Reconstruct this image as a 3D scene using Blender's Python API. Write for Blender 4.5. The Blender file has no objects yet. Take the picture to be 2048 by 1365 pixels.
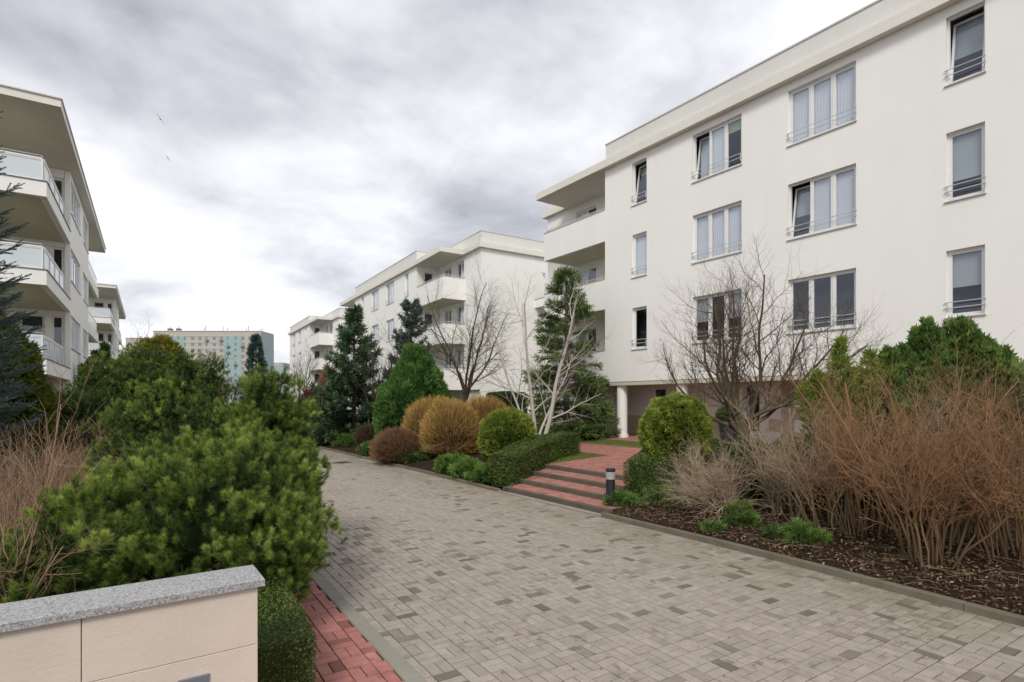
import bpy, math, random
import numpy as np
from mathutils import Vector, Matrix
C = bpy.context.scene.collection
PI = math.pi
R = math.radians

# ------------------------------------------------------------------ camera, sky, sun, exposure
EYE = 2.15
FPX, HX, HY = 1113.0, 1024.0, 803.0          # focal length, centre and horizon of the photograph in its pixels
YAW = R(35.1)
sc = bpy.context.scene
cam_d = bpy.data.cameras.new("camera")
cam = bpy.data.objects.new("camera", cam_d); C.objects.link(cam)
cam.location = (0, 0, EYE); cam.rotation_euler = (R(90), 0, -YAW)
cam_d.sensor_width = 36; cam_d.lens = FPX / 2048 * 36
cam_d.shift_y = (HY - 682.5) / 2048
cam_d.clip_start = 0.05; cam_d.clip_end = 3000
sc.camera = cam

SUN_EL, SUN_AZ = R(42), R(-138)              # azimuth from +Y towards +X: behind the camera and to its left
world = bpy.data.worlds.new("World"); sc.world = world; world.use_nodes = True
nt = world.node_tree; nt.nodes.clear()
def wn(t, **k):
    n = nt.nodes.new(t)
    for a, b in k.items(): setattr(n, a, b)
    return n
out = wn('ShaderNodeOutputWorld'); mixs = wn('ShaderNodeMixShader')
bg1 = wn('ShaderNodeBackground'); bg2 = wn('ShaderNodeBackground')
sky = wn('ShaderNodeTexSky', sky_type='NISHITA', sun_disc=False)
sky.sun_elevation = SUN_EL; sky.sun_rotation = SUN_AZ
bg1.inputs[1].default_value = 0.10
nt.links.new(sky.outputs[0], bg1.inputs[0])
tc = wn('ShaderNodeTexCoord'); sep = wn('ShaderNodeSeparateXYZ')
nt.links.new(tc.outputs['Generated'], sep.inputs[0])
def wm(op, a, b=None, clamp=False):
    n = wn('ShaderNodeMath', operation=op); n.use_clamp = clamp
    for i, v in enumerate((a, b)):
        if v is None: continue
        if isinstance(v, (int, float)): n.inputs[i].default_value = v
        else: nt.links.new(v, n.inputs[i])
    return n.outputs[0]
zz = wm('MAXIMUM', sep.outputs[2], 0.0)
den = wm('ADD', zz, 0.22)
comb = wn('ShaderNodeCombineXYZ')
nt.links.new(wm('DIVIDE', sep.outputs[0], den), comb.inputs[0])
nt.links.new(wm('DIVIDE', sep.outputs[1], den), comb.inputs[1])
comb.inputs[2].default_value = 3.1
def noise(scale, detail, rough, dist, off):
    mp = wn('ShaderNodeMapping'); mp.inputs['Location'].default_value = off
    nt.links.new(comb.outputs[0], mp.inputs[0])
    n = wn('ShaderNodeTexNoise'); nt.links.new(mp.outputs[0], n.inputs['Vector'])
    n.inputs['Scale'].default_value = scale; n.inputs['Detail'].default_value = detail
    n.inputs['Roughness'].default_value = rough; n.inputs['Distortion'].default_value = dist
    return n.outputs['Fac']
n1 = noise(0.75, 6, 0.50, 0.2, (-6.58, 6.25, 6.87))
n2 = noise(2.6, 6, 0.55, 0.3, (-4.41, -0.08, 4.05))
mixn = wm('ADD', wm('MULTIPLY', n1, 0.72), wm('MULTIPLY', n2, 0.28))
rmp = wn('ShaderNodeValToRGB'); nt.links.new(mixn, rmp.inputs[0])
el = rmp.color_ramp.elements
el[0].position = 0.33; el[0].color = (0.23, 0.235, 0.265, 1)
el[1].position = 0.585; el[1].color = (0.73, 0.73, 0.75, 1)
e = el.new(0.42); e.color = (0.42, 0.425, 0.455, 1)
e = el.new(0.495); e.color = (0.60, 0.602, 0.625, 1)
nt.links.new(rmp.outputs[0], bg2.inputs[0]); bg2.inputs[1].default_value = 1.0
mixs.inputs[0].default_value = 0.93
nt.links.new(bg1.outputs[0], mixs.inputs[1]); nt.links.new(bg2.outputs[0], mixs.inputs[2])
nt.links.new(mixs.outputs[0], out.inputs[0])

sun_d = bpy.data.lights.new("sun", 'SUN'); sun = bpy.data.objects.new("sun", sun_d); C.objects.link(sun)
sun_d.energy = 1.3; sun_d.angle = R(16); sun_d.color = (1.0, 0.95, 0.88)
sdir = Vector((math.sin(SUN_AZ) * math.cos(SUN_EL), math.cos(SUN_AZ) * math.cos(SUN_EL), math.sin(SUN_EL)))
sun.rotation_euler = sdir.to_track_quat('Z', 'Y').to_euler()
sc.view_settings.view_transform = 'Standard'; sc.view_settings.look = 'None'
sc.view_settings.gamma = 1; sc.view_settings.use_curve_mapping = False
sc.view_settings.exposure = 0.74
try:
    sc.cycles.use_denoising = True
    sc.cycles.max_bounces = 8; sc.cycles.transparent_max_bounces = 16
    sc.cycles.diffuse_bounces = 4; sc.cycles.glossy_bounces = 4
except Exception: pass

# ------------------------------------------------------------------ helpers
SN, CS = math.sin(YAW), math.cos(YAW)
def ray(px, py):
    r = (px - HX) / FPX
    return (SN + CS * r, CS - SN * r, (HY - py) / FPX)
def at(px, z):                        # ground position on the photograph's column px at depth z
    d = ray(px, HY); return (d[0] * z, d[1] * z)
def up(py, z): return EYE + (HY - py) / FPX * z
def depth_of(x, y): return SN * x + CS * y
def kerb_x(y):                          # right edge of the carriageway
    return float(np.interp(y, [-4, 0, 1.5, 3, 4.5, 7.5, 10.8, 15, 26, 60], [6.75, 6.92, 7.02, 7.14, 7.24, 7.29, 7.30, 7.42, 7.48, 7.3]))
def gz(x, y):                         # height of the ground
    k = kerb_x(y) + 0.06
    if x < k: return 0.0
    if x < 9.5: t = (x - k) / (9.5 - k); return 0.065 + 0.335 * t
    if x < 16: t = (x - 9.5) / 6.5; return 0.40 + 0.24 * t
    return 0.64

def tag(o, label=None, cat=None, group=None, kind=None, category=None):
    cat = cat or category
    if label: o['label'] = label
    if cat: o['category'] = cat
    if group: o['group'] = group
    if kind: o['kind'] = kind
    return o
def empty(name, loc=(0, 0, 0), rz=0, parent=None, **k):
    o = bpy.data.objects.new(name, None); C.objects.link(o)
    o.location = loc; o.rotation_euler = (0, 0, rz); o.parent = parent
    o.empty_display_size = 0.3
    return tag(o, **k)
def link(name, me, parent=None, loc=(0, 0, 0), rot=(0, 0, 0), **k):
    o = bpy.data.objects.new(name, me); C.objects.link(o)
    o.location = loc; o.rotation_euler = rot; o.parent = parent
    return tag(o, **k)
def kids(o): return [c for c in bpy.data.objects if c.parent == o]
def copy_tree(o, parent=None, cmap=None):
    if cmap is None:
        cmap = {}
        for c in bpy.data.objects:
            if c.parent: cmap.setdefault(c.parent.name, []).append(c)
    c = o.copy(); C.objects.link(c); c.parent = parent
    for ch in cmap.get(o.name, []): copy_tree(ch, c, cmap)
    return c

def np_mesh(name, V, F, mat, tone=None, smooth=False):
    V = np.asarray(V, np.float32).reshape(-1, 3); F = np.asarray(F, np.int32)
    me = bpy.data.meshes.new(name)
    k = F.shape[1]; nf = F.shape[0]
    me.vertices.add(len(V)); me.vertices.foreach_set('co', V.ravel())
    me.loops.add(nf * k); me.loops.foreach_set('vertex_index', F.ravel())
    me.polygons.add(nf)
    me.polygons.foreach_set('loop_start', np.arange(0, nf * k, k, dtype=np.int32))
    me.polygons.foreach_set('loop_total', np.full(nf, k, np.int32))
    me.polygons.foreach_set('use_smooth', np.full(nf, bool(smooth)))
    me.update(calc_edges=True)
    if tone is not None:
        tone = np.asarray(tone, np.float32).ravel()
        dom = 'POINT' if len(tone) == len(V) else 'FACE'
        a = me.attributes.new('tone', 'FLOAT', dom); a.data.foreach_set('value', tone)
    me.materials.append(mat)
    return me
def tris(name, T, tone, mat):          # T: (N,3,3) loose triangles, tone per triangle
    T = np.asarray(T, np.float32); n = len(T)
    return np_mesh(name, T.reshape(-1, 3), np.arange(n * 3).reshape(n, 3), mat, np.repeat(tone, 3))

class MB:                              # collects plain polygons into one mesh
    def __init__(s): s.v = []; s.f = []; s.t = []
    def poly(s, pts, t=0.5):
        n = len(s.v); s.v += [tuple(p) for p in pts]; s.f.append(list(range(n, n + len(pts)))); s.t.append(t)
    def box(s, x0, x1, y0, y1, z0, z1, t=0.5):
        n = len(s.v)
        s.v += [(x0,y0,z0),(x1,y0,z0),(x1,y1,z0),(x0,y1,z0),(x0,y0,z1),(x1,y0,z1),(x1,y1,z1),(x0,y1,z1)]
        for q in ((0,3,2,1),(4,5,6,7),(0,1,5,4),(1,2,6,5),(2,3,7,6),(3,0,4,7)):
            s.f.append([n + i for i in q]); s.t.append(t)
    def cham(s, x0, x1, y0, y1, z0, z1, c, t=0.5):   # box with chamfered top edge
        n = len(s.v)
        s.v += [(x0,y0,z0),(x1,y0,z0),(x1,y1,z0),(x0,y1,z0),(x0,y0,z1-c),(x1,y0,z1-c),(x1,y1,z1-c),(x0,y1,z1-c),
                (x0+c,y0+c,z1),(x1-c,y0+c,z1),(x1-c,y1-c,z1),(x0+c,y1-c,z1)]
        for q in ((8,9,10,11),(0,1,5,4),(1,2,6,5),(2,3,7,6),(3,0,4,7),(4,5,9,8),(5,6,10,9),(6,7,11,10),(7,4,8,11)):
            s.f.append([n + i for i in q]); s.t.append(t)
    def prism(s, pts, z0, z1, t=0.5):
        a = sum(pts[i][0]*pts[(i+1)%len(pts)][1] - pts[(i+1)%len(pts)][0]*pts[i][1] for i in range(len(pts)))
        if a < 0: pts = pts[::-1]
        n = len(s.v); k = len(pts)
        s.v += [(p[0], p[1], z0) for p in pts] + [(p[0], p[1], z1) for p in pts]
        s.f.append([n + i for i in range(k)][::-1]); s.t.append(t)
        s.f.append([n + k + i for i in range(k)]); s.t.append(t)
        for i in range(k):
            j = (i + 1) % k; s.f.append([n + i, n + j, n + k + j, n + k + i]); s.t.append(t)
    def tube(s, p, q, r, sides=8, t=0.5, r2=None, cap=True):
        p = Vector(p); q = Vector(q); d = (q - p).normalized()
        u = d.orthogonal().normalized(); v = d.cross(u); n = len(s.v)
        r2 = r if r2 is None else r2
        for c, rr in ((p, r), (q, r2)):
            for i in range(sides):
                a = 2 * PI * i / sides; s.v.append(tuple(c + (u * math.cos(a) + v * math.sin(a)) * rr))
        for i in range(sides):
            j = (i + 1) % sides; s.f.append([n + i, n + j, n + sides + j, n + sides + i]); s.t.append(t)
        if cap:
            s.f.append([n + i for i in range(sides)][::-1]); s.t.append(t)
            s.f.append([n + sides + i for i in range(sides)]); s.t.append(t)
    def lathe(s, prof, sides=24, cx=0, cy=0, t=0.5):
        n = len(s.v); m = len(prof)
        for r, z in prof:
            for i in range(sides):
                a = 2 * PI * i / sides; s.v.append((cx + r * math.cos(a), cy + r * math.sin(a), z))
        for k in range(m - 1):
            for i in range(sides):
                j = (i + 1) % sides
                s.f.append([n + k*sides + i, n + k*sides + j, n + (k+1)*sides + j, n + (k+1)*sides + i]); s.t.append(t)
    def mesh(s, name, mat, smooth=False):
        me = bpy.data.meshes.new(name); me.from_pydata(s.v, [], s.f)
        a = me.attributes.new('tone', 'FLOAT', 'FACE'); a.data.foreach_set('value', np.asarray(s.t, np.float32))
        if smooth: me.polygons.foreach_set('use_smooth', np.ones(len(s.f), bool))
        me.materials.append(mat); me.update(); return me
    def build(s, name, mat, parent=None, loc=(0,0,0), rot=(0,0,0), smooth=False, **k):
        return link(name, s.mesh(name, mat, smooth), parent, loc, rot, **k)

# ------------------------------------------------------------------ materials
class NT:
    def __init__(s, name):
        s.m = bpy.data.materials.new(name); s.m.use_nodes = True; s.t = s.m.node_tree; s.t.nodes.clear()
        s.o = s.n('ShaderNodeOutputMaterial')
    def n(s, t, **k):
        n = s.t.nodes.new(t)
        for a, b in k.items(): setattr(n, a, b)
        return n
    def l(s, a, b): s.t.links.new(a, b)
    def noise(s, scale, detail=4, rough=0.55, dist=0, vec=None, stretch=None):
        n = s.n('ShaderNodeTexNoise'); n.inputs['Scale'].default_value = scale
        n.inputs['Detail'].default_value = detail; n.inputs['Roughness'].default_value = rough
        n.inputs['Distortion'].default_value = dist
        if vec is None: vec = s.pos()
        if stretch:
            mp = s.n('ShaderNodeMapping'); mp.inputs['Scale'].default_value = stretch; s.l(vec, mp.inputs[0]); vec = mp.outputs[0]
        s.l(vec, n.inputs['Vector']); return n.outputs['Fac']
    def pos(s):
        if not hasattr(s, '_p'): s._p = s.n('ShaderNodeNewGeometry')
        return s._p.outputs['Position']
    def ramp(s, fac, stops):
        r = s.n('ShaderNodeValToRGB'); s.l(fac, r.inputs[0]); e = r.color_ramp.elements
        while len(e) < len(stops): e.new(0.5)
        for i, (p, c) in enumerate(stops): e[i].position = p; e[i].color = (*c, 1) if len(c) == 3 else c
        return r.outputs[0]
    def mix(s, fac, a, b, mode='MIX'):
        m = s.n('ShaderNodeMix', data_type='RGBA', blend_type=mode)
        for i, v in ((0, fac), (6, a), (7, b)):
            if isinstance(v, (int, float)): m.inputs[i].default_value = v
            elif isinstance(v, tuple): m.inputs[i].default_value = (*v, 1)
            else: s.l(v, m.inputs[i])
        return m.outputs[2]
    def math(s, op, a, b=0.0, clamp=False):
        m = s.n('ShaderNodeMath', operation=op); m.use_clamp = clamp
        for i, v in enumerate((a, b)):
            if isinstance(v, (int, float)): m.inputs[i].default_value = v
            else: s.l(v, m.inputs[i])
        return m.outputs[0]
    def tone(s):
        a = s.n('ShaderNodeAttribute', attribute_name='tone'); return a.outputs['Fac']
    def pr(s, col, rough=0.7, spec=0.3, metal=0, bump=None, bstr=0.2, bdist=0.01):
        p = s.n('ShaderNodeBsdfPrincipled')
        if isinstance(col, tuple): p.inputs['Base Color'].default_value = (*col, 1)
        else: s.l(col, p.inputs['Base Color'])
        if isinstance(rough, (int, float)): p.inputs['Roughness'].default_value = rough
        else: s.l(rough, p.inputs['Roughness'])
        p.inputs['Specular IOR Level'].default_value = spec; p.inputs['Metallic'].default_value = metal
        if bump is not None:
            b = s.n('ShaderNodeBump'); b.inputs['Strength'].default_value = bstr; b.inputs['Distance'].default_value = bdist
            s.l(bump, b.inputs['Height']); s.l(b.outputs[0], p.inputs['Normal'])
        return p.outputs[0]
    def done(s, sh): s.l(sh, s.o.inputs['Surface']); return s.m

def m_plain(name, col, rough=0.6, spec=0.3, metal=0):
    t = NT(name); v = t.noise(3, 3); c2 = tuple(x * 0.88 for x in col)
    return t.done(t.pr(t.mix(v, col, c2), rough, spec, metal))
def m_stucco(name, col, dirt=0.9):
    t = NT(name)
    big = t.noise(0.35, 5, 0.6); streak = t.noise(1.0, 5, 0.6, stretch=(1.6, 1.6, 0.12)); fine = t.noise(55, 2)
    f = t.math('ADD', t.math('MULTIPLY', big, 0.5), t.math('MULTIPLY', streak, 0.5))
    c = t.ramp(f, [(0.30, tuple(x * dirt for x in col)), (0.62, col)])
    return t.done(t.pr(c, 0.85, 0.2, bump=fine, bstr=0.25, bdist=0.004))
def m_leaf(name, stops, trans=0.25, rough=0.55, spec=0.3):
    t = NT(name); c = t.ramp(t.tone(), stops)
    p = t.pr(c, rough, spec)
    tr = t.n('ShaderNodeBsdfTranslucent'); t.l(c, tr.inputs[0])
    mx = t.n('ShaderNodeMixShader'); mx.inputs[0].default_value = trans
    t.l(p, mx.inputs[1]); t.l(tr.outputs[0], mx.inputs[2]); return t.done(mx.outputs[0])
def m_bark(name, stops, scale=30):
    t = NT(name); n = t.noise(scale, 4, stretch=(1, 1, 0.4))
    c = t.mix(t.math('MULTIPLY', n, 0.3), t.ramp(t.tone(), stops), (0.02, 0.018, 0.012))
    return t.done(t.pr(c, 0.85, 0.2))

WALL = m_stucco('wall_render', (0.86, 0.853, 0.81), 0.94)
WALL_GREY = m_stucco('parapet_render', (0.70, 0.69, 0.655), 0.93)  # greyer render for parapets and recessed ground floors
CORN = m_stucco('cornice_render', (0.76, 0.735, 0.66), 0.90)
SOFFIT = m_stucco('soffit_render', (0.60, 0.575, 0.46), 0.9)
PVC = m_plain('window_plastic', (0.80, 0.80, 0.78), 0.35, 0.5)
METAL = m_plain('painted_metal', (0.62, 0.62, 0.60), 0.35, 0.5, 0.3)
EDGE = m_plain('edge_flashing', (0.16, 0.15, 0.14), 0.5)
COPING = m_plain('metal_coping', (0.66, 0.62, 0.58), 0.4)
DARKIN = m_plain('painted_room_dark', (0.035, 0.038, 0.04), 0.9)  # near-black colour paints the darkness of unlit rooms onto solid blocks
CURT = m_plain('white_curtain', (0.82, 0.84, 0.84), 0.9)
BLIND = m_plain('grey_blind', (0.50, 0.53, 0.52), 0.9)
GREENB = m_plain('green_blind', (0.42, 0.52, 0.30), 0.9)
BLACK = m_plain('bollard_paint', (0.022, 0.026, 0.032), 0.45, 0.4)
LOUVRE = m_plain('lamp_louvre', (0.55, 0.53, 0.50), 0.4, 0.5)
def m_glass(name, k, tint):
    t = NT(name); lw_ = t.n('ShaderNodeLayerWeight'); fc = t.math('ADD', t.math('MULTIPLY', t.math('POWER', lw_.outputs['Facing'], 3.2), 0.8), 0.05)
    tr = t.n('ShaderNodeBsdfTransparent'); tr.inputs[0].default_value = (*tint, 1)
    gl = t.n('ShaderNodeBsdfGlossy'); gl.inputs['Roughness'].default_value = 0.02; gl.inputs[0].default_value = (0.86, 0.90, 1.0, 1)
    mx = t.n('ShaderNodeMixShader'); t.l(t.math('MULTIPLY', fc, k, True), mx.inputs[0])
    t.l(tr.outputs[0], mx.inputs[1]); t.l(gl.outputs[0], mx.inputs[2]); return t.done(mx.outputs[0])
GLASS = m_glass('window_glass', 1.15, (0.93, 0.95, 0.97))
t = NT('frosted_balcony_glass')
FROST = t.done(t.pr(t.mix(t.noise(0.8), (0.52, 0.60, 0.62), (0.66, 0.71, 0.72)), 0.25, 0.7))

# paving
def m_paver(name, dark, mid, light, moss):
    t = NT(name)
    c = t.ramp(t.tone(), [(0.0, dark), (0.35, mid), (1.0, light)])
    sp = t.noise(110, 3, 0.7); c = t.mix(0.45, c, t.ramp(sp, [(0.3, (0.6,)*3), (0.7, (1.35,)*3)]), 'MULTIPLY')
    c = t.mix(0.5, c, t.ramp(t.noise(9, 4, 0.6), [(0.3, (0.70,)*3), (0.7, (1.2,)*3)]), 'MULTIPLY')
    st = t.ramp(t.noise(1.1, 6, 0.65, 0.6), [(0.50, (0, 0, 0)), (0.62, (1, 1, 1))])
    st2 = t.ramp(t.noise(7.5, 4, 0.6), [(0.52, (0, 0, 0)), (0.6, (1, 1, 1))])
    k = t.math('MULTIPLY', t.math('MULTIPLY', st, st2), 0.6)
    c = t.mix(k, c, tuple(x * 0.9 for x in dark))
    sx = t.n('ShaderNodeSeparateXYZ'); t.l(t.pos(), sx.inputs[0])
    edge = t.math('MULTIPLY', t.math('SUBTRACT', sx.outputs[0], 5.4), 0.42, True)
    mo = t.math('MULTIPLY', t.math('MULTIPLY', edge, t.ramp(t.noise(1.7, 5, 0.7), [(0.35, (0,)*3), (0.65, (1,)*3)])), moss)
    c = t.mix(mo, c, (0.13, 0.125, 0.055))
    return t.done(t.pr(c, 0.72, 0.3, bump=sp, bstr=0.12, bdist=0.002))
GREYP = m_paver('grey_paver', (0.13, 0.108, 0.078), (0.315, 0.270, 0.226), (0.41, 0.357, 0.305), 0.75)
REDP = m_paver('red_paver', (0.20, 0.085, 0.068), (0.38, 0.155, 0.13), (0.50, 0.225, 0.19), 0.25)
t = NT('joint_sand'); JOINT = t.done(t.pr(t.ramp(t.noise(3, 5), [(0.35, (0.018, 0.016, 0.010)), (0.65, (0.032, 0.034, 0.014))]), 0.95, 0.1))
t = NT('kerb_concrete'); KERB = t.done(t.pr(t.mix(t.noise(160, 3, 0.7), t.ramp(t.noise(2, 6, 0.7), [(0.3, (0.27, 0.25, 0.205)), (0.7, (0.40, 0.375, 0.32))]), (0.22, 0.21, 0.18)), 0.85, 0.2, bump=t.noise(90, 2), bstr=0.3, bdist=0.003))
t = NT('mossy_kerb_concrete'); KERB2 = t.done(t.pr(t.mix(t.noise(120, 3, 0.7), t.ramp(t.noise(2.5, 6, 0.7), [(0.3, (0.13, 0.115, 0.08)), (0.7, (0.27, 0.24, 0.19))]), (0.12, 0.105, 0.075)), 0.9, 0.2, bump=t.noise(90, 2), bstr=0.3, bdist=0.003))
t = NT('step_concrete'); STEPM = t.done(t.pr(t.mix(t.noise(120, 3, 0.7), t.ramp(t.noise(2.5, 6, 0.7), [(0.3, (0.11, 0.095, 0.07)), (0.7, (0.20, 0.17, 0.13))]), (0.08, 0.07, 0.05)), 0.9, 0.2))
t = NT('soil'); SOIL = t.done(t.pr(t.mix(t.noise(45, 5, 0.7), t.ramp(t.noise(1.2, 6, 0.65), [(0.35, (0.022, 0.016, 0.011)), (0.65, (0.060, 0.038, 0.025))]), (0.035, 0.022, 0.014)), 0.95, 0.1, bump=t.noise(25, 6, 0.7), bstr=0.9, bdist=0.03))
t = NT('lawn'); LAWN = t.done(t.pr(t.mix(t.noise(60, 4, 0.7), t.ramp(t.noise(1.5, 5, 0.6), [(0.3, (0.10, 0.13, 0.03)), (0.7, (0.19, 0.22, 0.05))]), (0.07, 0.10, 0.02)), 0.9, 0.1))
GRASS = m_leaf('grass_blades', [(0, (0.08, 0.12, 0.02)), (0.6, (0.17, 0.21, 0.045)), (1, (0.30, 0.28, 0.10))], 0.3)
t = NT('granite')
vor = t.n('ShaderNodeTexVoronoi'); vor.inputs['Scale'].default_value = 110; t.l(t.pos(), vor.inputs['Vector'])
g = t.ramp(t.noise(85, 4, 0.8), [(0.36, (0.03, 0.03, 0.035)), (0.46, (0.26, 0.26, 0.26)), (0.60, (0.50, 0.50, 0.49))])
GRANITE = t.done(t.pr(t.mix(0.35, g, t.ramp(vor.outputs['Color'], [(0.2, (0.12,)*3), (0.6, (0.5,)*3)])), 0.55, 0.4, bump=t.noise(120, 3, 0.7), bstr=0.3, bdist=0.003))
t = NT('cream_stone_tile')
vein = t.noise(3.2, 6, 0.6, 1.8, stretch=(1, 1, 1.6)); ridge = t.math('ABSOLUTE', t.math('SUBTRACT', vein, 0.5))
rel = t.ramp(ridge, [(0.0, (0,)*3), (0.035, (1,)*3)])
col = t.ramp(t.noise(2.2, 5, 0.6), [(0.3, (0.60, 0.525, 0.44)), (0.7, (0.68, 0.605, 0.515))])
relh = t.math('ADD', t.math('MULTIPLY', rel, 0.35), t.math('MULTIPLY', t.noise(9, 6, 0.65, 0.5), 1.0))
TILE = t.done(t.pr(t.mix(0.30, col, t.mix(t.noise(80, 3), (0.54, 0.45, 0.36), (0.72, 0.64, 0.54))), 0.7, 0.3, bump=relh, bstr=0.2, bdist=0.010))
t = NT('sandstone_cladding')
CLAD = t.done(t.pr(t.mix(t.noise(18, 4), t.ramp(t.tone(), [(0, (0.50, 0.42, 0.30)), (1, (0.64, 0.55, 0.41))]), (0.52, 0.44, 0.32)), 0.8, 0.2))
GROUT = m_plain('grout', (0.30, 0.27, 0.23), 0.9)

# foliage
PINE = m_leaf('pine_needles', [(0, (0.024, 0.050, 0.012)), (0.45, (0.092, 0.155, 0.028)), (0.8, (0.26, 0.355, 0.062)), (1, (0.46, 0.54, 0.13))], 0.30, 0.5, 0.4)
BUD = m_leaf('pine_buds', [(0, (0.30, 0.16, 0.07)), (1, (0.42, 0.25, 0.12))], 0.0)
SPRUCE = m_leaf('spruce_needles', [(0, (0.022, 0.043, 0.022)), (0.6, (0.057, 0.103, 0.050)), (1, (0.124, 0.194, 0.093))], 0.15)
BLUESP = m_leaf('blue_spruce_needles', [(0, (0.030, 0.061, 0.054)), (0.6, (0.074, 0.128, 0.115)), (1, (0.176, 0.270, 0.243))], 0.15)
YEWM = m_leaf('yew_needles', [(0, (0.027, 0.054, 0.016)), (0.6, (0.074, 0.128, 0.035)), (1, (0.162, 0.230, 0.061))], 0.2)
CYPR = m_leaf('cypress_sprays', [(0, (0.026, 0.073, 0.021)), (0.55, (0.066, 0.152, 0.034)), (1, (0.152, 0.264, 0.059))], 0.2)
JUNI = m_leaf('juniper_sprays', [(0, (0.030, 0.068, 0.018)), (0.55, (0.081, 0.162, 0.032)), (1, (0.189, 0.284, 0.057))], 0.2)
GOLD = m_leaf('golden_thuja_sprays', [(0, (0.045, 0.085, 0.012)), (0.5, (0.135, 0.205, 0.028)), (1, (0.38, 0.42, 0.075))], 0.25)
DKGOLD = m_leaf('bronze_thuja_sprays', [(0, (0.046, 0.072, 0.013)), (0.5, (0.111, 0.143, 0.019)), (1, (0.273, 0.234, 0.039))], 0.2)
BOX = m_leaf('boxwood_leaves', [(0, (0.026, 0.051, 0.011)), (0.55, (0.080, 0.122, 0.022)), (0.9, (0.173, 0.214, 0.041)), (1, (0.306, 0.204, 0.051))], 0.25, 0.4, 0.4)
LITTER = m_leaf('dead_leaves', [(0, (0.048, 0.028, 0.016)), (0.5, (0.136, 0.076, 0.040)), (0.85, (0.240, 0.144, 0.080)), (1, (0.360, 0.272, 0.176))], 0.1)
BARK = m_bark('grey_brown_bark', [(0, (0.075, 0.060, 0.042)), (1, (0.13, 0.105, 0.07))])
BARKW = m_bark('pale_bark', [(0, (0.56, 0.52, 0.46)), (0.6, (0.45, 0.40, 0.34)), (1, (0.16, 0.12, 0.09))])
BARKG = m_bark('olive_bark', [(0, (0.12, 0.10, 0.06)), (1, (0.14, 0.095, 0.065))])
TWTAN = m_bark('tan_twigs', [(0, (0.15, 0.115, 0.065)), (0.5, (0.36, 0.275, 0.175)), (1, (0.54, 0.41, 0.29))])
TWPALE = m_bark('pale_twigs', [(0, (0.17, 0.13, 0.07)), (0.5, (0.48, 0.39, 0.27)), (1, (0.55, 0.40, 0.29))])
TWRED = m_bark('russet_twigs', [(0, (0.10, 0.072, 0.042)), (0.5, (0.25, 0.148, 0.075)), (1, (0.46, 0.245, 0.13))])
TWORA = m_bark('orange_twigs', [(0, (0.10, 0.06, 0.035)), (0.5, (0.40, 0.25, 0.10)), (1, (0.85, 0.56, 0.14))])
TWHEDGE = m_bark('dry_hedge_twigs', [(0, (0.12, 0.08, 0.05)), (0.5, (0.28, 0.18, 0.11)), (1, (0.44, 0.29, 0.19))])
TWCRIM = m_bark('crimson_twigs', [(0, (0.06, 0.035, 0.03)), (1, (0.20, 0.055, 0.055))])
TWBRN = m_bark('brown_twigs', [(0, (0.05, 0.035, 0.025)), (1, (0.17, 0.105, 0.07))])

# ------------------------------------------------------------------ plant geometry
def unit(v): return v / np.maximum(np.linalg.norm(v, axis=-1, keepdims=True), 1e-9)
def rdir(g, n): return unit(g.normal(size=(n, 3)))

class Tubes:                            # many tapered tubes, grouped and built with numpy
    def __init__(s): s.g = {}
    def add(s, P, r0, r1, sides=3, t0=0.0, t1=1.0):
        s.g.setdefault((len(P), sides), []).append((np.asarray(P, float), r0, r1, t0, t1))
    def add_many(s, P, r0, r1, sides=3, t0=0.0, t1=1.0):   # P (T,n,3)
        for p in P: s.add(p, r0, r1, sides, t0, t1)
    def mesh(s, name, mat):
        VV = []; FF = []; TT = []; base = 0
        for (n, k), L in s.g.items():
            P = np.stack([a[0] for a in L]); T = len(L)
            r0 = np.array([a[1] for a in L])[:, None]; r1 = np.array([a[2] for a in L])[:, None]
            t0 = np.array([a[3] for a in L])[:, None]; t1 = np.array([a[4] for a in L])[:, None]
            w = np.linspace(0, 1, n)[None]
            jit = np.random.default_rng(T + n).normal(size=(T, 1)) * 0.16; t0 = np.clip(t0 + jit, 0, 1); t1 = np.clip(t1 + jit, 0, 1)
            rad = r0 * (1 - w) + r1 * w; ton = t0 * (1 - w) + t1 * w
            tg = unit(np.gradient(P, axis=1))
            ref = np.where(np.abs(tg[:, :1, 2:3]) > 0.8, np.array([1., 0, 0]), np.array([0, 0, 1.]))
            u = unit(np.cross(tg, np.broadcast_to(ref, tg.shape))); v = np.cross(tg, u)
            a = np.arange(k) * 2 * PI / k
            ring = P[:, :, None] + rad[:, :, None, None] * (u[:, :, None] * np.cos(a)[None, None, :, None] + v[:, :, None] * np.sin(a)[None, None, :, None])
            VV.append(ring.reshape(-1, 3)); TT.append(np.repeat(ton[:, :, None], k, 2).ravel())
            i = np.arange(T)[:, None, None] * n * k + np.arange(n - 1)[None, :, None] * k + np.arange(k)[None, None]
            j = np.arange(T)[:, None, None] * n * k + np.arange(n - 1)[None, :, None] * k + ((np.arange(k) + 1) % k)[None, None]
            FF.append(np.stack([i, j, j + k, i + k], -1).reshape(-1, 4) + base); base += T * n * k
        return np_mesh(name, np.concatenate(VV), np.concatenate(FF), mat, np.concatenate(TT), smooth=True)

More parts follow.
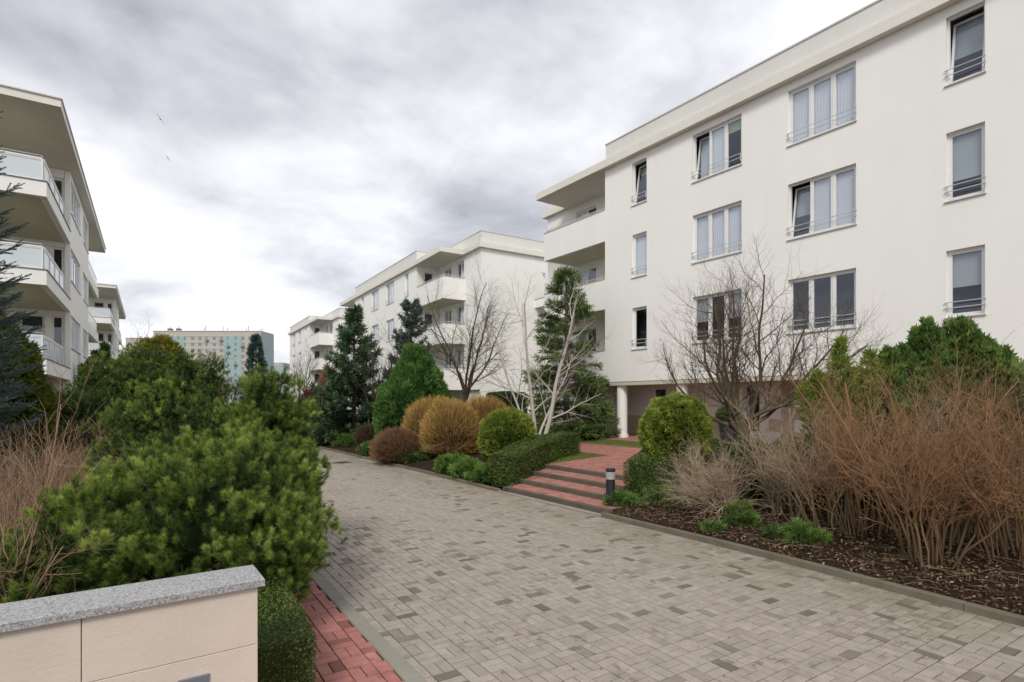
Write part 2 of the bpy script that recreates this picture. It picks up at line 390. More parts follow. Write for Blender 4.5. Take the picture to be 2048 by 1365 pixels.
def path(g, p, d, L, n, wob, upb):
    P = [np.array(p, float)]; d = np.array(d, float)
    for i in range(n):
        d = d + g.normal(size=3) * wob + np.array([0, 0, upb]); d /= np.linalg.norm(d)
        P.append(P[-1] + d * L / n)
    return np.array(P), d
def grow(T, g, p, d, L, r, lev, S, tips=None):
    s = S[lev]; n = s.get('seg', 5)
    P, de = path(g, p, d, L, n, s.get('wob', 0.12), s.get('up', 0.0))
    rt = r * s.get('taper', 0.35)
    T.add(P, r, rt, s.get('sides', 3), s.get('t0', lev / len(S)), s.get('t1', (lev + 1) / len(S)))
    if lev + 1 >= len(S):
        if tips is not None: tips.append((P[-1], de))
        return
    c = S[lev + 1]; k = c['n'] if isinstance(c['n'], int) else int(g.integers(c['n'][0], c['n'][1] + 1))
    lo = c.get('lo', 0.2); az0 = g.random() * 2 * PI
    for i in range(k):
        f = lo + (1 - lo) * (i + g.random() * 0.8) / k; f = min(f, 0.99)
        x = f * n; a = int(x); q = P[a] * (1 - (x - a)) + P[min(a + 1, n)] * (x - a)
        ax = unit(P[min(a + 1, n)] - P[a]); ang = R(g.uniform(*c['ang'])); az = az0 + i * 2.4 + g.normal() * 0.4
        u = unit(np.cross(ax, [0.3, 0.9, 0.1] if abs(ax[2]) > 0.7 else [0, 0, 1.])); v = np.cross(ax, u)
        dd = ax * math.cos(ang) + (u * math.cos(az) + v * math.sin(az)) * math.sin(ang)
        if c.get('flat'): dd[2] *= c['flat']; dd = unit(dd)
        grow(T, g, q, dd, L * g.uniform(*c['lr']) * (1.1 - c.get('tipk', 0.4) * f), (r * (1 - f) + rt * f) * c.get('rr', 0.6), lev + 1, S, tips)

def needles(g, P, D, n, ln, w, tone, spread=(35, 75), along=0.6):
    """bunches of needles round shoots: P base (N,3), D direction (N,3)*length"""
    N = len(P); L = np.linalg.norm(D, axis=1)[:, None, None]; d = unit(D)[:, None]
    f = g.random((N, n, 1)) ** 0.8
    b = P[:, None] + D[:, None] * (f * 1.0)
    s = unit(g.normal(size=(N, n, 3))); s = unit(s - d * (s * d).sum(-1, keepdims=True))
    a = np.radians(g.uniform(spread[0], spread[1], (N, n, 1))) * (1.15 - 0.75 * f)
    nd = d * np.cos(a) + s * np.sin(a)
    tip = b + nd * ln * g.uniform(0.75, 1.15, (N, n, 1))
    side = unit(np.cross(nd, rdir(g, N * n).reshape(N, n, 3))) * w * 0.5
    T = np.stack([b - side, b + side, tip], 2).reshape(-1, 3, 3)
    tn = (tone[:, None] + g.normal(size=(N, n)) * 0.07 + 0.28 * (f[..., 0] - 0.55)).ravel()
    return T, np.clip(tn, 0, 1)
def sprays(g, P, D, n, ln, w, tone, fan=0.5):
    """flat fans of slim scale-leaf twigs, n per point"""
    N = len(P); d = unit(D); pl = unit(np.cross(d, rdir(g, N)))
    a = (np.linspace(-1, 1, n)[None] * fan + g.normal(size=(N, n)) * 0.12)[..., None]
    nd = unit(d[:, None] * np.cos(a * 1.3) + pl[:, None] * np.sin(a * 1.3) + g.normal(size=(N, n, 3)) * 0.12)
    nn = unit(np.cross(d, pl))[:, None]
    side = unit(np.cross(nd, nn + g.normal(size=(N, n, 3)) * 0.35)) * w * 0.5
    L = ln * g.uniform(0.6, 1.1, (N, n, 1))
    b = np.broadcast_to(P[:, None], nd.shape); m = b + nd * L * 0.55; tip = b + nd * L
    T = np.stack([np.stack([b, m - side, m + side], 2), np.stack([m + side, m - side, tip], 2)], 2).reshape(-1, 3, 3)
    tn = np.repeat((tone[:, None] + g.normal(size=(N, n)) * 0.08).ravel(), 2); tn[1::2] += 0.12
    return T, np.clip(tn, 0, 1)
def leaves(g, P, Nn, ln, w, tone, rnd=0.8):
    N = len(P); nrm = unit(Nn + g.normal(size=(N, 3)) * rnd); a = unit(np.cross(nrm, rdir(g, N))); b = np.cross(nrm, a)
    L = ln * g.uniform(0.7, 1.2, (N, 1)); W = w * g.uniform(0.7, 1.2, (N, 1))
    q = [P - a * L / 2, P + b * W / 2 + nrm * W * 0.12, P + a * L / 2, P - b * W / 2 + nrm * W * 0.12]
    T = np.stack([np.stack([q[0], q[1], q[2]], 1), np.stack([q[0], q[2], q[3]], 1)], 1).reshape(-1, 3, 3)
    return T, np.clip(np.repeat(tone + g.normal(size=N) * 0.12, 2), 0, 1)
class Lump:                             # smooth bumpy field over directions or positions
    def __init__(s, g, k, n=14): s.K = g.normal(size=(n, 3)) * k; s.ph = g.random(n) * 2 * PI; s.n = n
    def __call__(s, X): return np.sin(X @ s.K.T + s.ph).sum(1) / math.sqrt(s.n / 2)
def surf(g, lobes, dens, lump=0.12, k=4, depth=0.12, zmin=-9, power=1.0):
    """points with outward normals over a union of ellipsoids, kept off the inside"""
    PP = []; NN = []; LL = []
    for (cx, cy, cz, rx, ry, rz) in lobes:
        A = 4 * PI * (((rx*ry)**1.6 + (rx*rz)**1.6 + (ry*rz)**1.6) / 3) ** (1 / 1.6)
        n = max(8, int(A * dens * (1.8 if min(rx, ry) < 0.45 else 1))); D = rdir(g, n); lf = Lump(g, k)
        b = lf(D); s = 1 + lump * b - depth * g.random(n) ** 2
        Rr = np.array([rx, ry, rz]); P = D * Rr * s[:, None] + [cx, cy, cz]; Nn = unit(D / Rr)
        PP.append(P); NN.append(Nn); LL.append(b)
    P = np.concatenate(PP); Nn = np.concatenate(NN); B = np.concatenate(LL); keep = P[:, 2] > zmin
    o = np.cumsum([0] + [len(x) for x in PP])
    for i, (cx, cy, cz, rx, ry, rz) in enumerate(lobes):
        q = (P - [cx, cy, cz]) / np.array([rx, ry, rz]); ins = (q * q).sum(1) < (0.80 - depth) ** 2; ins[o[i]:o[i+1]] = False
        keep &= ~ins
    return P[keep], Nn[keep], B[keep]
def core(lobes, s, zmin, mat, name='shade_core', tone=0.0):
    V = []; F = []; n = 0; nu, nv = 14, 9
    for (cx, cy, cz, rx, ry, rz) in lobes:
        for j in range(nv + 1):
            th = PI * j / nv
            for i in range(nu):
                ph = 2 * PI * i / nu
                V.append((cx + rx*s*math.sin(th)*math.cos(ph), cy + ry*s*math.sin(th)*math.sin(ph), max(zmin, cz + rz*s*math.cos(th))))
        for j in range(nv):
            for i in range(nu):
                a = n + j*nu + i; b = n + j*nu + (i+1) % nu; F.append((a, b, b + nu, a + nu))
        n += (nv + 1) * nu
    V = np.array(V); return V, np.array(F)
def foliage_part(parent, T, tn, mat, name='foliage'):
    return link(name, tris(name, T, tn, mat), parent, kind='stuff')
t = NT('painted_crown_shade'); DKCORE = t.done(t.pr(t.mix(t.noise(12), (0.012, 0.022, 0.008), (0.02, 0.03, 0.012)), 1.0, 0.0))  # near-black matte colour painted in for the shade deep inside crowns
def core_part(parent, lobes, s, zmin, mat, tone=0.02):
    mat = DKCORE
    V, F = core(lobes, s, zmin, mat); return link('shade_core', np_mesh('shade_core', V, F, mat, np.full(len(V), tone)), parent, kind='stuff')

# ------------------------------------------------------------------ ground, road, paths
def kerb_l(y):                          # left edge
    return float(np.interp(y, [-4, 0, 3.9, 6.9, 12, 60], [1.72, 1.78, 1.93, 2.04, 2.15, 2.4]))
gv = []; gf = []
xs = [-400, -120, -40, -10, 0, 3, 6, 7.19] + [7.24 + 0.1 * i for i in range(52)] + [12.6, 13.2, 13.8, 14.4, 15, 15.6, 16.2, 18, 22, 30, 60, 150, 500]
ys = [-60, -20, -8, -4] + [-3 + 0.2 * i for i in range(150)] + [28, 30, 33, 37, 42, 50, 65, 90, 140, 220, 400, 900]
rg = np.random.default_rng(5); lf = Lump(rg, 1.3); XX, YY = np.meshgrid(xs, ys)
KX = np.array([kerb_x(y) for y in ys]) + 0.06 - 7.215; XX = XX + np.where((XX > 6.5) & (XX < 12.5), KX[:, None] * np.clip((12.5 - XX) / 3, 0, 1), 0)
pts = np.stack([XX.ravel(), YY.ravel(), np.zeros(XX.size)], 1); lv = lf(pts) ; lv2 = Lump(rg, 6)(pts)
Z = np.array([gz(x, y) - (0.045 if x < kerb_x(y) + 0.06 else 0) for x, y, _ in pts]); soft = np.clip((pts[:, 0] - 7.5) / 0.3, 0, 1) * np.clip((9.8 - pts[:, 0]) / 0.6, 0, 1)
Z = Z + soft * (0.015 * lv + 0.008 * lv2)
path_zone = (pts[:, 0] > 7.3) & (pts[:, 0] < 12.1) & (pts[:, 1] > 7.5) & (pts[:, 1] < 12.3)
Z = np.where(path_zone, Z - 0.16, Z)
pts[:, 2] = Z; nx = len(xs)
F = [(j*nx+i, j*nx+i+1, (j+1)*nx+i+1, (j+1)*nx+i) for j in range(len(ys)-1) for i in range(nx-1)]
link('ground', np_mesh('ground', pts, F, SOIL, smooth=True), kind='structure', label='dark brown planting bed soil under the shrubs')

lawn = MB()
def lawn_patch(x0, x1, y0, y1, dz=0.012, step=1.0):
    nxx = max(1, int((x1 - x0) / step)); nyy = max(1, int((y1 - y0) / step))
    for i in range(nxx):
        for j in range(nyy):
            a0 = x0 + (x1-x0)*i/nxx; a1 = x0 + (x1-x0)*(i+1)/nxx; b0 = y0 + (y1-y0)*j/nyy; b1 = y0 + (y1-y0)*(j+1)/nyy
            lawn.poly([(a0, b0, gz(a0, 0)+dz), (a1, b0, gz(a1, 0)+dz), (a1, b1, gz(a1, 0)+dz), (a0, b1, gz(a0, 0)+dz)])
LP = [(9.75, 11.95, 12.02, 26), (14.1, 15.5, -8, 26), (10.6, 11.95, -8, 7.4), (7.6, 16.5, 26, 60)]
for a in LP: lawn_patch(*a, dz=0.014)
lw = lawn.build('lawn', LAWN, kind='structure', label='short bright green lawn strips between the red paths')
g = np.random.default_rng(11); n = 42000
zone = [(10.2, 11.95, 12.1, 20), (14.1, 15.5, 8, 22)]; Pg = []
for (a, b, c, d) in zone:
    Pg.append(np.stack([g.uniform(a, b, n // 2), g.uniform(c, d, n // 2), np.zeros(n // 2)], 1))
Pg = np.concatenate(Pg); Pg[:, 2] = [gz(x, 0) + 0.03 for x in Pg[:, 0]]
dd = unit(np.stack([g.normal(size=n) * 0.4, g.normal(size=n) * 0.4, np.ones(n)], 1)); sd = unit(np.cross(dd, rdir(g, n))) * 0.004
Tg = np.stack([Pg - sd, Pg + sd, Pg + dd * g.uniform(0.03, 0.06, (n, 1))], 1)
link('grass', tris('grass', Tg, g.random(n), GRASS), kind='stuff', label='short grass blades on the lawn strips by the hedge', category='grass')

# basket-weave paving laid in a rotated grid; bricks are chamfered blocks
CELL = 0.203
def weave(ang, ox, oy, i0, i1, j0, j1, inside):
    """list of (x, y, along_v) brick centres"""
    ca, sa = math.cos(ang), math.sin(ang); out = []
    for i in range(i0, i1):
        for j in range(j0, j1):
            for k in (-0.25, 0.25):
                o = (i + j) % 2
                u = (i + 0.5 + (k if o else 0)) * CELL; v = (j + 0.5 + (0 if o else k)) * CELL
                x = ox + u * ca - v * sa; y = oy + u * sa + v * ca
                if inside(x, y): out.append((x, y, o))
    return out
def brick_verts(o, hx=0.0463, hy=0.0970, c=0.0025, h=0.05):
    a, b = (hx, hy) if o else (hy, hx)
    return np.array([(-a,-b,-h),(a,-b,-h),(a,b,-h),(-a,b,-h),(-a,-b,-c),(a,-b,-c),(a,b,-c),(-a,b,-c),(-a+c,-b+c,0),(a-c,-b+c,0),(a-c,b-c,0),(-a+c,b-c,0)])
BF = np.array([(8,9,10,11),(0,1,5,4),(1,2,6,5),(2,3,7,6),(3,0,4,7),(4,5,9,8),(5,6,10,9),(6,7,11,10),(7,4,8,11)])
def pave(root, bricks, ang, mat, name, g, zf, dark=0.07, clampx=None, nsolo=300, part=None, visible=None):
    dk = Lump(np.random.default_rng(3), 1.1)
    arr = np.array([(b[0], b[1]) for b in bricks]); fld = dk(np.c_[arr, np.zeros(len(arr))])
    tone = np.clip(g.normal(0.62, 0.10, len(arr)), 0.36, 1)
    isd = g.random(len(arr)) < dark * np.clip(1 + 0.9 * fld, 0.15, 3); tone[isd] = g.uniform(0.02, 0.34, isd.sum())
    z = SN * arr[:, 0] + CS * arr[:, 1]; r = CS * arr[:, 0] - SN * arr[:, 1]
    with np.errstate(divide='ignore', invalid='ignore'):
        px = HX + FPX * r / z; py = HY + FPX * EYE / z
    vis = (z > 0.5) & (px > -30) & (px < 2078) & (py < 1400)
    if visible is not None: vis &= visible(px, py)
    score = np.where(vis, 1 / np.maximum(z, 0.1), 0)
    if clampx is not None:
        edge = np.array([abs(x - clampx(y)[0]) < 0.13 or abs(x - clampx(y)[1]) < 0.13 for x, y in arr]); score[edge] = 0
    order = np.argsort(-score); solo = [i for i in order[:nsolo] if score[i] > 0]; sset = set(solo)
    cache = {}
    ca, sa = math.cos(ang), math.sin(ang); Rm = np.array([[ca, sa, 0], [-sa, ca, 0], [0, 0, 1]])
    for i in solo:
        tq = round(float(tone[i]) * 12) / 12; o = bricks[i][2]
        if (tq, o) not in cache: cache[(tq, o)] = np_mesh(name, brick_verts(o), BF, mat, np.full(9, tq))
        link(name, cache[(tq, o)], root, (arr[i, 0], arr[i, 1], zf(arr[i, 0], arr[i, 1]) + g.normal() * 0.0012), (g.normal() * 0.004, g.normal() * 0.004, ang + g.normal() * 0.006))
    VV = []; FF = []; TT = []; k = 0
    for i in range(len(arr)):
        if i in sset: continue
        v = brick_verts(bricks[i][2]) @ Rm + [arr[i, 0], arr[i, 1], zf(arr[i, 0], arr[i, 1]) + g.normal() * 0.0012]
        if clampx is not None:
            lo, hi = clampx(arr[i, 1]); v[:, 0] = np.clip(v[:, 0], lo, hi)
        VV.append(v); FF.append(BF + k); TT.append(np.full(12, tone[i])); k += 12
    if VV: link(part or 'farther_pavers', np_mesh(name, np.concatenate(VV), np.concatenate(FF), mat, np.concatenate(TT)), root, kind='stuff')

g = np.random.default_rng(21)
road = empty('road', kind='structure', label='grey basket-weave concrete block roadway with darker blocks')
bed = MB()
for y0 in range(-4, 60, 2):
    y1 = y0 + 2; bed.poly([(kerb_l(y0)-.1, y0, -0.013), (kerb_x(y0)+.05, y0, -0.013), (kerb_x(y1)+.05, y1, -0.013), (kerb_l(y1)-.1, y1, -0.013)])
bed.build('joint_sand', JOINT, road)
A1 = R(-2.4)
ins = lambda x, y: -1 < y < 48 and kerb_l(y) - 0.11 < x < kerb_x(y) + 0.09 and not (math.hypot(x - 6.35, y - 19.4) < 0.34)
br = weave(A1, 4.6, 3.0, -22, 26, -24, 225, ins)
pave(road, br, A1, GREYP, 'paving_block', g, lambda x, y: 0.0, 0.075, lambda y: (kerb_l(y) - 0.01, kerb_x(y) + 0.04))
far_road = MB(); far_road.poly([(kerb_l(48), 48, -0.004), (kerb_x(48), 48, -0.004), (7.3, 90, -0.004), (2.4, 90, -0.004)], 0.6)
far_road.build('far_paving', GREYP, road)
mh = empty('manhole_cover', (6.35, 19.4, 0), label='round dark manhole cover set in the grey paving', cat='manhole cover')
m = MB(); m.lathe([(0, 0.004), (0.24, 0.004), (0.25, 0.0), (0.25, -0.05)], 28)
for i in range(5): m.box(-0.18, 0.18, -0.16 + i*0.075, -0.13 + i*0.075, 0.0, 0.011)
m.build('lid', m_plain('cast_iron', (0.07, 0.065, 0.06), 0.6), mh)
m = MB(); m.lathe([(0.26, -0.05), (0.26, 0.006), (0.34, 0.006), (0.34, -0.05)], 28); m.build('rim', KERB2, mh)

def kerb_run(name, label, fx, y0, y1, w, zt, mat, off, step=1.0, zb=-0.12, gap=0.006):
    root = empty(name, kind='structure', label=label); y = y0; g = np.random.default_rng(int(y0 * 10 + 99))
    while y < y1:
        e = min(y + step, y1); a = (fx(y) + off, y); b = (fx(e) + off, e); L = math.hypot(b[0]-a[0], b[1]-a[1])
        ang = math.atan2(b[1]-a[1], b[0]-a[0]); q = MB(); q.cham(gap/2, L - gap/2, -w/2, w/2, zb, zt + g.normal() * 0.0012, 0.008)
        q.build('kerb_stone', mat, root, (a[0], a[1], 0), (0, 0, ang + g.normal() * 0.002)); y = e
    return root
kerb_run('left_kerb', 'flush pale grey kerb between red footpath and roadway', kerb_l, -1, 40, 0.14, 0.007, KERB, -0.08)
kerb_run('right_kerb', 'low mossy kerb along the planting beds', kerb_x, -2.0, 7.5, 0.10, 0.085, KERB2, 0.05)
kerb_run('step_kerb', 'low kerb along the foot of the red steps', kerb_x, 7.5, 11.0, 0.10, 0.035, KERB, 0.05)
kerb_run('far_right_kerb', 'low kerb of the far bed', kerb_x, 11.0, 44, 0.10, 0.07, KERB2, 0.05)

side = empty('footpath', kind='structure', label='narrow red basket-weave block footpath beside the low wall')
b2 = MB(); b2.poly([(-0.2, -1, -0.016), (1.9, -1, -0.016), (2.05, 9, -0.016), (0.2, 9, -0.016)]); b2.poly([(0.2, 9, -0.018), (2.05, 9, -0.018), (2.3, 40, -0.018), (0.9, 40, -0.018)])
b2.build('joint_sand', JOINT, side)
A2 = R(-2.0)
br = weave(A2, 1.23, 3.0, -6, 5, -20, 150, lambda x, y: -1 < y < 30 and x < kerb_l(y) - 0.13 and x > 0.35 + 0.02 * y)
pave(side, br, A2, REDP, 'red_paving_block', np.random.default_rng(31), lambda x, y: 0.0, 0.05, lambda y: (0.2, kerb_l(y) - 0.15), nsolo=240, visible=lambda px, py: (px > 560) & (py > 1130))

# ------------------------------------------------------------------ steps and red upper paths
steps = empty('garden_steps', (7.35, 9.4, 0), label='four shallow red block steps with dark concrete risers beside the hedge', cat='steps')
RX = [7.46, 8.09, 8.80, 9.50]
def yl(x): return 10.78 + (x - 7.3) * 0.57       # left edge splays outwards
YR = 7.5
gs = np.random.default_rng(41)
def tread(name, x0, x1, z, parent):
    q = MB(); q.poly([(x0, YR, z - 0.012), (x1, YR, z - 0.012), (x1, yl(x1) - 0.04, z - 0.012), (x0, yl(x0) - 0.04, z - 0.012)])
    o = q.build(name, JOINT, parent); cache = {}
    y = YR + 0.02; row = 0
    W, L = 0.1, 0.2; nxr = max(1, int(round((x1 - x0) / L)))
    Lx = (x1 - x0) / nxr
    while y + W < yl(x1) - 0.05:
        for k in range(nxr):
            xa = x0 + k * Lx
            if y + W > yl(xa) - 0.05: continue
            tq = int(np.clip(gs.normal(0.6, 0.2), 0.1, 1) * 8) / 8; key = (round(Lx, 3), tq)
            if key not in cache:
                c = MB(); c.cham(0.003, Lx - 0.003, 0.003, W - 0.003, -0.04, 0, 0.004, tq); cache[key] = c.mesh('brick', REDP)
            link('brick', cache[key], o, (xa, y, z + gs.normal() * 0.0012), (0, 0, gs.normal() * 0.004))
        y += W + 0.001
levels = [0.02, 0.12, 0.22, 0.32, 0.42]
S = Matrix.Translation((-7.35, -9.4, 0))
inner = empty('tread_frame', (0, 0, 0)); bpy.data.objects.remove(inner)
def shifted(o): o.location = (o.location[0] - 7.35, o.location[1] - 9.4, o.location[2])
edges = [kerb_x(9) + 0.1] + RX
for i in range(4):
    x0 = edges[i] + (0.10 if i else 0.0); x1 = RX[i]
    before = set(bpy.data.objects); tread('tread', x0, x1, levels[i], steps)
    for o in set(bpy.data.objects) - before:
        if o.parent == steps: shifted(o)
for i, x in enumerate(RX):
    y = YR - 0.05; gg = np.random.default_rng(50 + i)
    while y < yl(x) - 0.02:
        e = min(y + 1.0, yl(x)); q = MB(); q.cham(x, x + 0.10, y + 0.003, e - 0.003, levels[i] - 0.08, levels[i+1] + 0.004, 0.012)
        o = q.build('riser_kerb', STEPM, steps); shifted(o); y = e
q = MB()
for s_, yy in ((1, YR),):
    q.prism([(7.36, yy - 0.06), (7.58, yy + 0.02), (7.58, yy + 0.10), (7.36, yy + 0.02)], -0.05, 0.10); shifted(q.build('side_kerb', STEPM, steps)); q = MB()
    q.prism([(7.36, yl(7.36) - 0.04), (8.1, yl(8.1) - 0.04), (8.1, yl(8.1) + 0.04), (7.36, yl(7.36) + 0.04)], -0.05, 0.12); shifted(q.build('side_kerb', STEPM, steps)); q = MB()
    q.prism([(8.1, yl(8.1) - 0.04), (9.6, yl(9.6) - 0.04), (9.6, yl(9.6) + 0.04), (8.1, yl(8.1) + 0.04)], 0.0, 0.30); shifted(q.build('side_kerb', STEPM, steps))


def plane_bricks(name, label, x0, x1, y0, y1, zf, seed, pattern=True):
    root = empty(name, kind='structure', label=label)
    q = MB(); nseg = 6
    for i in range(nseg):
        a = x0 + (x1 - x0) * i / nseg; b = x0 + (x1 - x0) * (i + 1) / nseg
        q.poly([(a, y0, zf(a) - 0.012), (b, y0, zf(b) - 0.012), (b, y1, zf(b) - 0.012), (a, y1, zf(a) - 0.012)])
    q.build('joint_sand', JOINT, root)
    g = np.random.default_rng(seed); VV = []; FF = []; TT = []; k = 0
    i0 = int(round((x1 - x0) / CELL)); j0 = int(round((y1 - y0) / CELL))
    for i in range(i0):
        for j in range(j0):
            for kk in (-0.25, 0.25):
                o = (i + j) % 2; u = x0 + (i + 0.5 + (kk if o else 0)) * CELL; v = y0 + (j + 0.5 + (0 if o else kk)) * CELL
                VV.append(brick_verts(o) + [u, v, zf(u) + g.normal() * 0.001]); FF.append(BF + k); TT.append(np.full(12, np.clip(g.normal(0.6, 0.18), 0.1, 1))); k += 12
    link('paving_blocks', np_mesh('paving_blocks', np.concatenate(VV), np.concatenate(FF), REDP, np.concatenate(TT)), root, kind='stuff')
zp = lambda x: float(np.interp(x, [9.5, 12, 14.1, 16], [0.42, 0.53, 0.60, 0.655]))
plane_bricks('landing_path', 'red block landing at the head of the steps', 9.6, 12.0, 7.5, 11.95, zp, 61)
plane_bricks('upper_path', 'red block path crossing in front of the white building', 12.0, 14.05, -4, 26, zp, 62)
plane_bricks('arcade_paving', 'red block paving under the white columns', 15.6, 18.4, -4, 17.2, lambda x: 0.655, 63)
for nm, lb, x, y0, y1 in (('lawn_edging', 'thin concrete edging between lawn strip and upper path', 14.09, -4, 26), ('landing_edging', 'thin concrete edging along the red landing', 15.55, -4, 17.2)):
    kerb_run(nm, lb, lambda y, x=x: x, y0, y1, 0.07, gz(x, 0) + 0.05, KERB2, 0.0, 2.0, zb=0.3)

# ------------------------------------------------------------------ buildings
FR = {'-a': -PI / 2, '+a': PI / 2, '-b': 0.0, '+b': PI}
def fx(face, b): return -b if face == '-a' else b
def f_origin(face, plane): return (plane, 0, 0) if face in ('-a', '+a') else (0, plane, 0)
def facade(name, parent, face, plane, lo, hi, z0, z1, ops, mat, thick=0.18):
    """wall in a building's frame; lo, hi and the openings are given along b (or a)"""
    conv = (lambda l, h: (-h, -l)) if face in ('-a', '+b') else (lambda l, h: (l, h))
    if face == '+b': conv = lambda l, h: (-h, -l)
    x0, x1 = conv(lo, hi); O = [(*conv(o[0], o[1]), o[2], o[3]) for o in ops]
    xs = sorted({x0, x1, *[o[0] for o in O], *[o[1] for o in O]}); zs = sorted({z0, z1, *[o[2] for o in O], *[o[3] for o in O]})
    m = MB()
    for i in range(len(xs) - 1):
        for j in range(len(zs) - 1):
            cx = (xs[i] + xs[i+1]) / 2; cz = (zs[j] + zs[j+1]) / 2
            if any(o[0] < cx < o[1] and o[2] < cz < o[3] for o in O): continue
            m.poly([(xs[i], 0, zs[j]), (xs[i+1], 0, zs[j]), (xs[i+1], 0, zs[j+1]), (xs[i], 0, zs[j+1])])
            m.poly([(xs[i], thick, zs[j]), (xs[i], thick, zs[j+1]), (xs[i+1], thick, zs[j+1]), (xs[i+1], thick, zs[j])])
    for o in O:
        a, b, c, d = o
        m.poly([(a, 0, c), (a, 0, d), (a, thick, d), (a, thick, c)]); m.poly([(b, 0, c), (b, thick, c), (b, thick, d), (b, 0, d)])
        m.poly([(a, 0, c), (a, thick, c), (b, thick, c), (b, 0, c)]); m.poly([(a, 0, d), (b, 0, d), (b, thick, d), (a, thick, d)])
    m.poly([(x0, 0, z0), (x0, 0, z1), (x0, thick, z1), (x0, thick, z0)]); m.poly([(x1, 0, z0), (x1, thick, z0), (x1, thick, z1), (x1, 0, z1)])
    m.poly([(x0, 0, z0), (x0, thick, z0), (x1, thick, z0), (x1, 0, z0)]); m.poly([(x0, 0, z1), (x1, 0, z1), (x1, thick, z1), (x0, thick, z1)])
    return m.build(name, mat, parent, f_origin(face, plane), (0, 0, FR[face]))
WC = {}
def window(parent, face, plane, lo, hi, z0, z1, n, fills, rail=False, sill=True, tilt=None, inset=0.10, simple=False):
    x0, x1 = (-hi, -lo) if face in ('-a', '+b') else (lo, hi)
    w = x1 - x0; h = z1 - z0; key = (round(w, 2), round(h, 2), n, simple)
    fo = Vector(f_origin(face, plane)); rz = FR[face]; off = Matrix.Rotation(rz, 3, 'Z') @ Vector((x0, inset, z0))
    of, sf = 0.045, 0.05
    pw = (w - of * (n + 1)) / n; xsn = [of + i * (pw + of) for i in range(n)]
    if key not in WC:
        m = MB(); d = 0.07
        m.box(0, of, 0, d, 0, h); m.box(w - of, w, 0, d, 0, h); m.box(of, w - of, 0, d, 0, of); m.box(of, w - of, 0, d, h - of, h)
        for i in range(1, n): m.box(xsn[i] - of, xsn[i], 0, d, of, h - of)
        fr = m.mesh('window_frame', PVC)
        s = MB(); hh = h - 2 * of; d0, d1 = 0.012, 0.055
        s.box(0, sf, d0, d1, 0, hh); s.box(pw - sf, pw, d0, d1, 0, hh); s.box(sf, pw - sf, d0, d1, 0, sf); s.box(sf, pw - sf, d0, d1, hh - sf, hh)
        sa = s.mesh('sash', PVC)
        gl = MB(); gl.box(sf - 0.002, pw - sf + 0.002, 0.028, 0.036, sf - 0.002, hh - sf + 0.002); gl = gl.mesh('pane', GLASS)
        rl = MB()
        if rail or True:
            for zz_ in (0.22, 0.36): rl.tube((-0.03, -inset - 0.03, zz_), (w + 0.03, -inset - 0.03, zz_), 0.012, 6)
            for xx in (0.03, w - 0.03):
                rl.box(xx - 0.008, xx + 0.008, -inset - 0.03, 0.0, 0.19, 0.205); rl.box(xx - 0.012, xx + 0.012, -inset - 0.024, -inset - 0.012, 0.12, 0.37)
        rl = rl.mesh('railing', METAL)
        si = MB(); si.box(-0.03, w + 0.03, -inset - 0.045, 0.0, -0.03, -0.004); si = si.mesh('sill', COPING)
        WC[key] = (fr, sa, gl, rl, si)
    fr, sa, gl, rl, si = WC[key]
    o = link('window', fr, parent, fo + off, (0, 0, rz))
    for i in range(n):
        tl = tilt is not None and i in tilt
        rx = R(-9) if tl else 0
        s = link('sash', sa, o, (xsn[i], 0.0, of), (rx, 0, 0)); p = link('pane', gl, o, (xsn[i], 0.0, of), (rx, 0, 0))
        f = fills[i] if i < len(fills) else fills[-1]
        if f == 'd': continue
        top = h - 0.06; q = MB(); y = 0.085 if not tl else 0.34
        if f == 'w' or f == 'l':                        # hanging curtain with soft folds
            k = 14 if f == 'w' else 10; x_a = xsn[i] - 0.02; x_b = xsn[i] + pw * (1 if f == 'w' else 0.5)
            for j in range(k):
                xa = x_a + (x_b - x_a) * j / k; xb = x_a + (x_b - x_a) * (j + 1) / k
                ya = y + 0.008 * (j % 2); yb = y + 0.008 * ((j + 1) % 2)
                q.poly([(xa, ya, 0.03), (xb, yb, 0.03), (xb, yb, top), (xa, ya, top)])
            q.build('curtain', CURT, o)
        elif f in ('b', 'g', 'h', 'f'):                 # blind, partly or fully lowered
            zb = {'b': 0.45, 'g': 0.75, 'h': 0.30, 'f': 0.03}[f] * h if f != 'f' else 0.05
            mt = GREENB if f == 'g' else (CURT if f == 'f' else BLIND)
            nn = max(2, int((top - zb) / 0.09))
            for j in range(nn):
                za = zb + (top - zb) * j / nn; zb2 = zb + (top - zb) * (j + 1) / nn
                q.poly([(xsn[i] - 0.01, y, za), (xsn[i] + pw + 0.01, y, za), (xsn[i] + pw + 0.01, y + 0.003, zb2), (xsn[i] - 0.01, y + 0.003, zb2)])
            q.build('blind', mt, o)
    if sill: link('sill', si, o)
    if rail: link('railing', rl, o)
    return o
def slab(parent, name, pts, z0, z1, mat): m = MB(); m.prism(pts, z0, z1); return m.build(name, mat, parent)

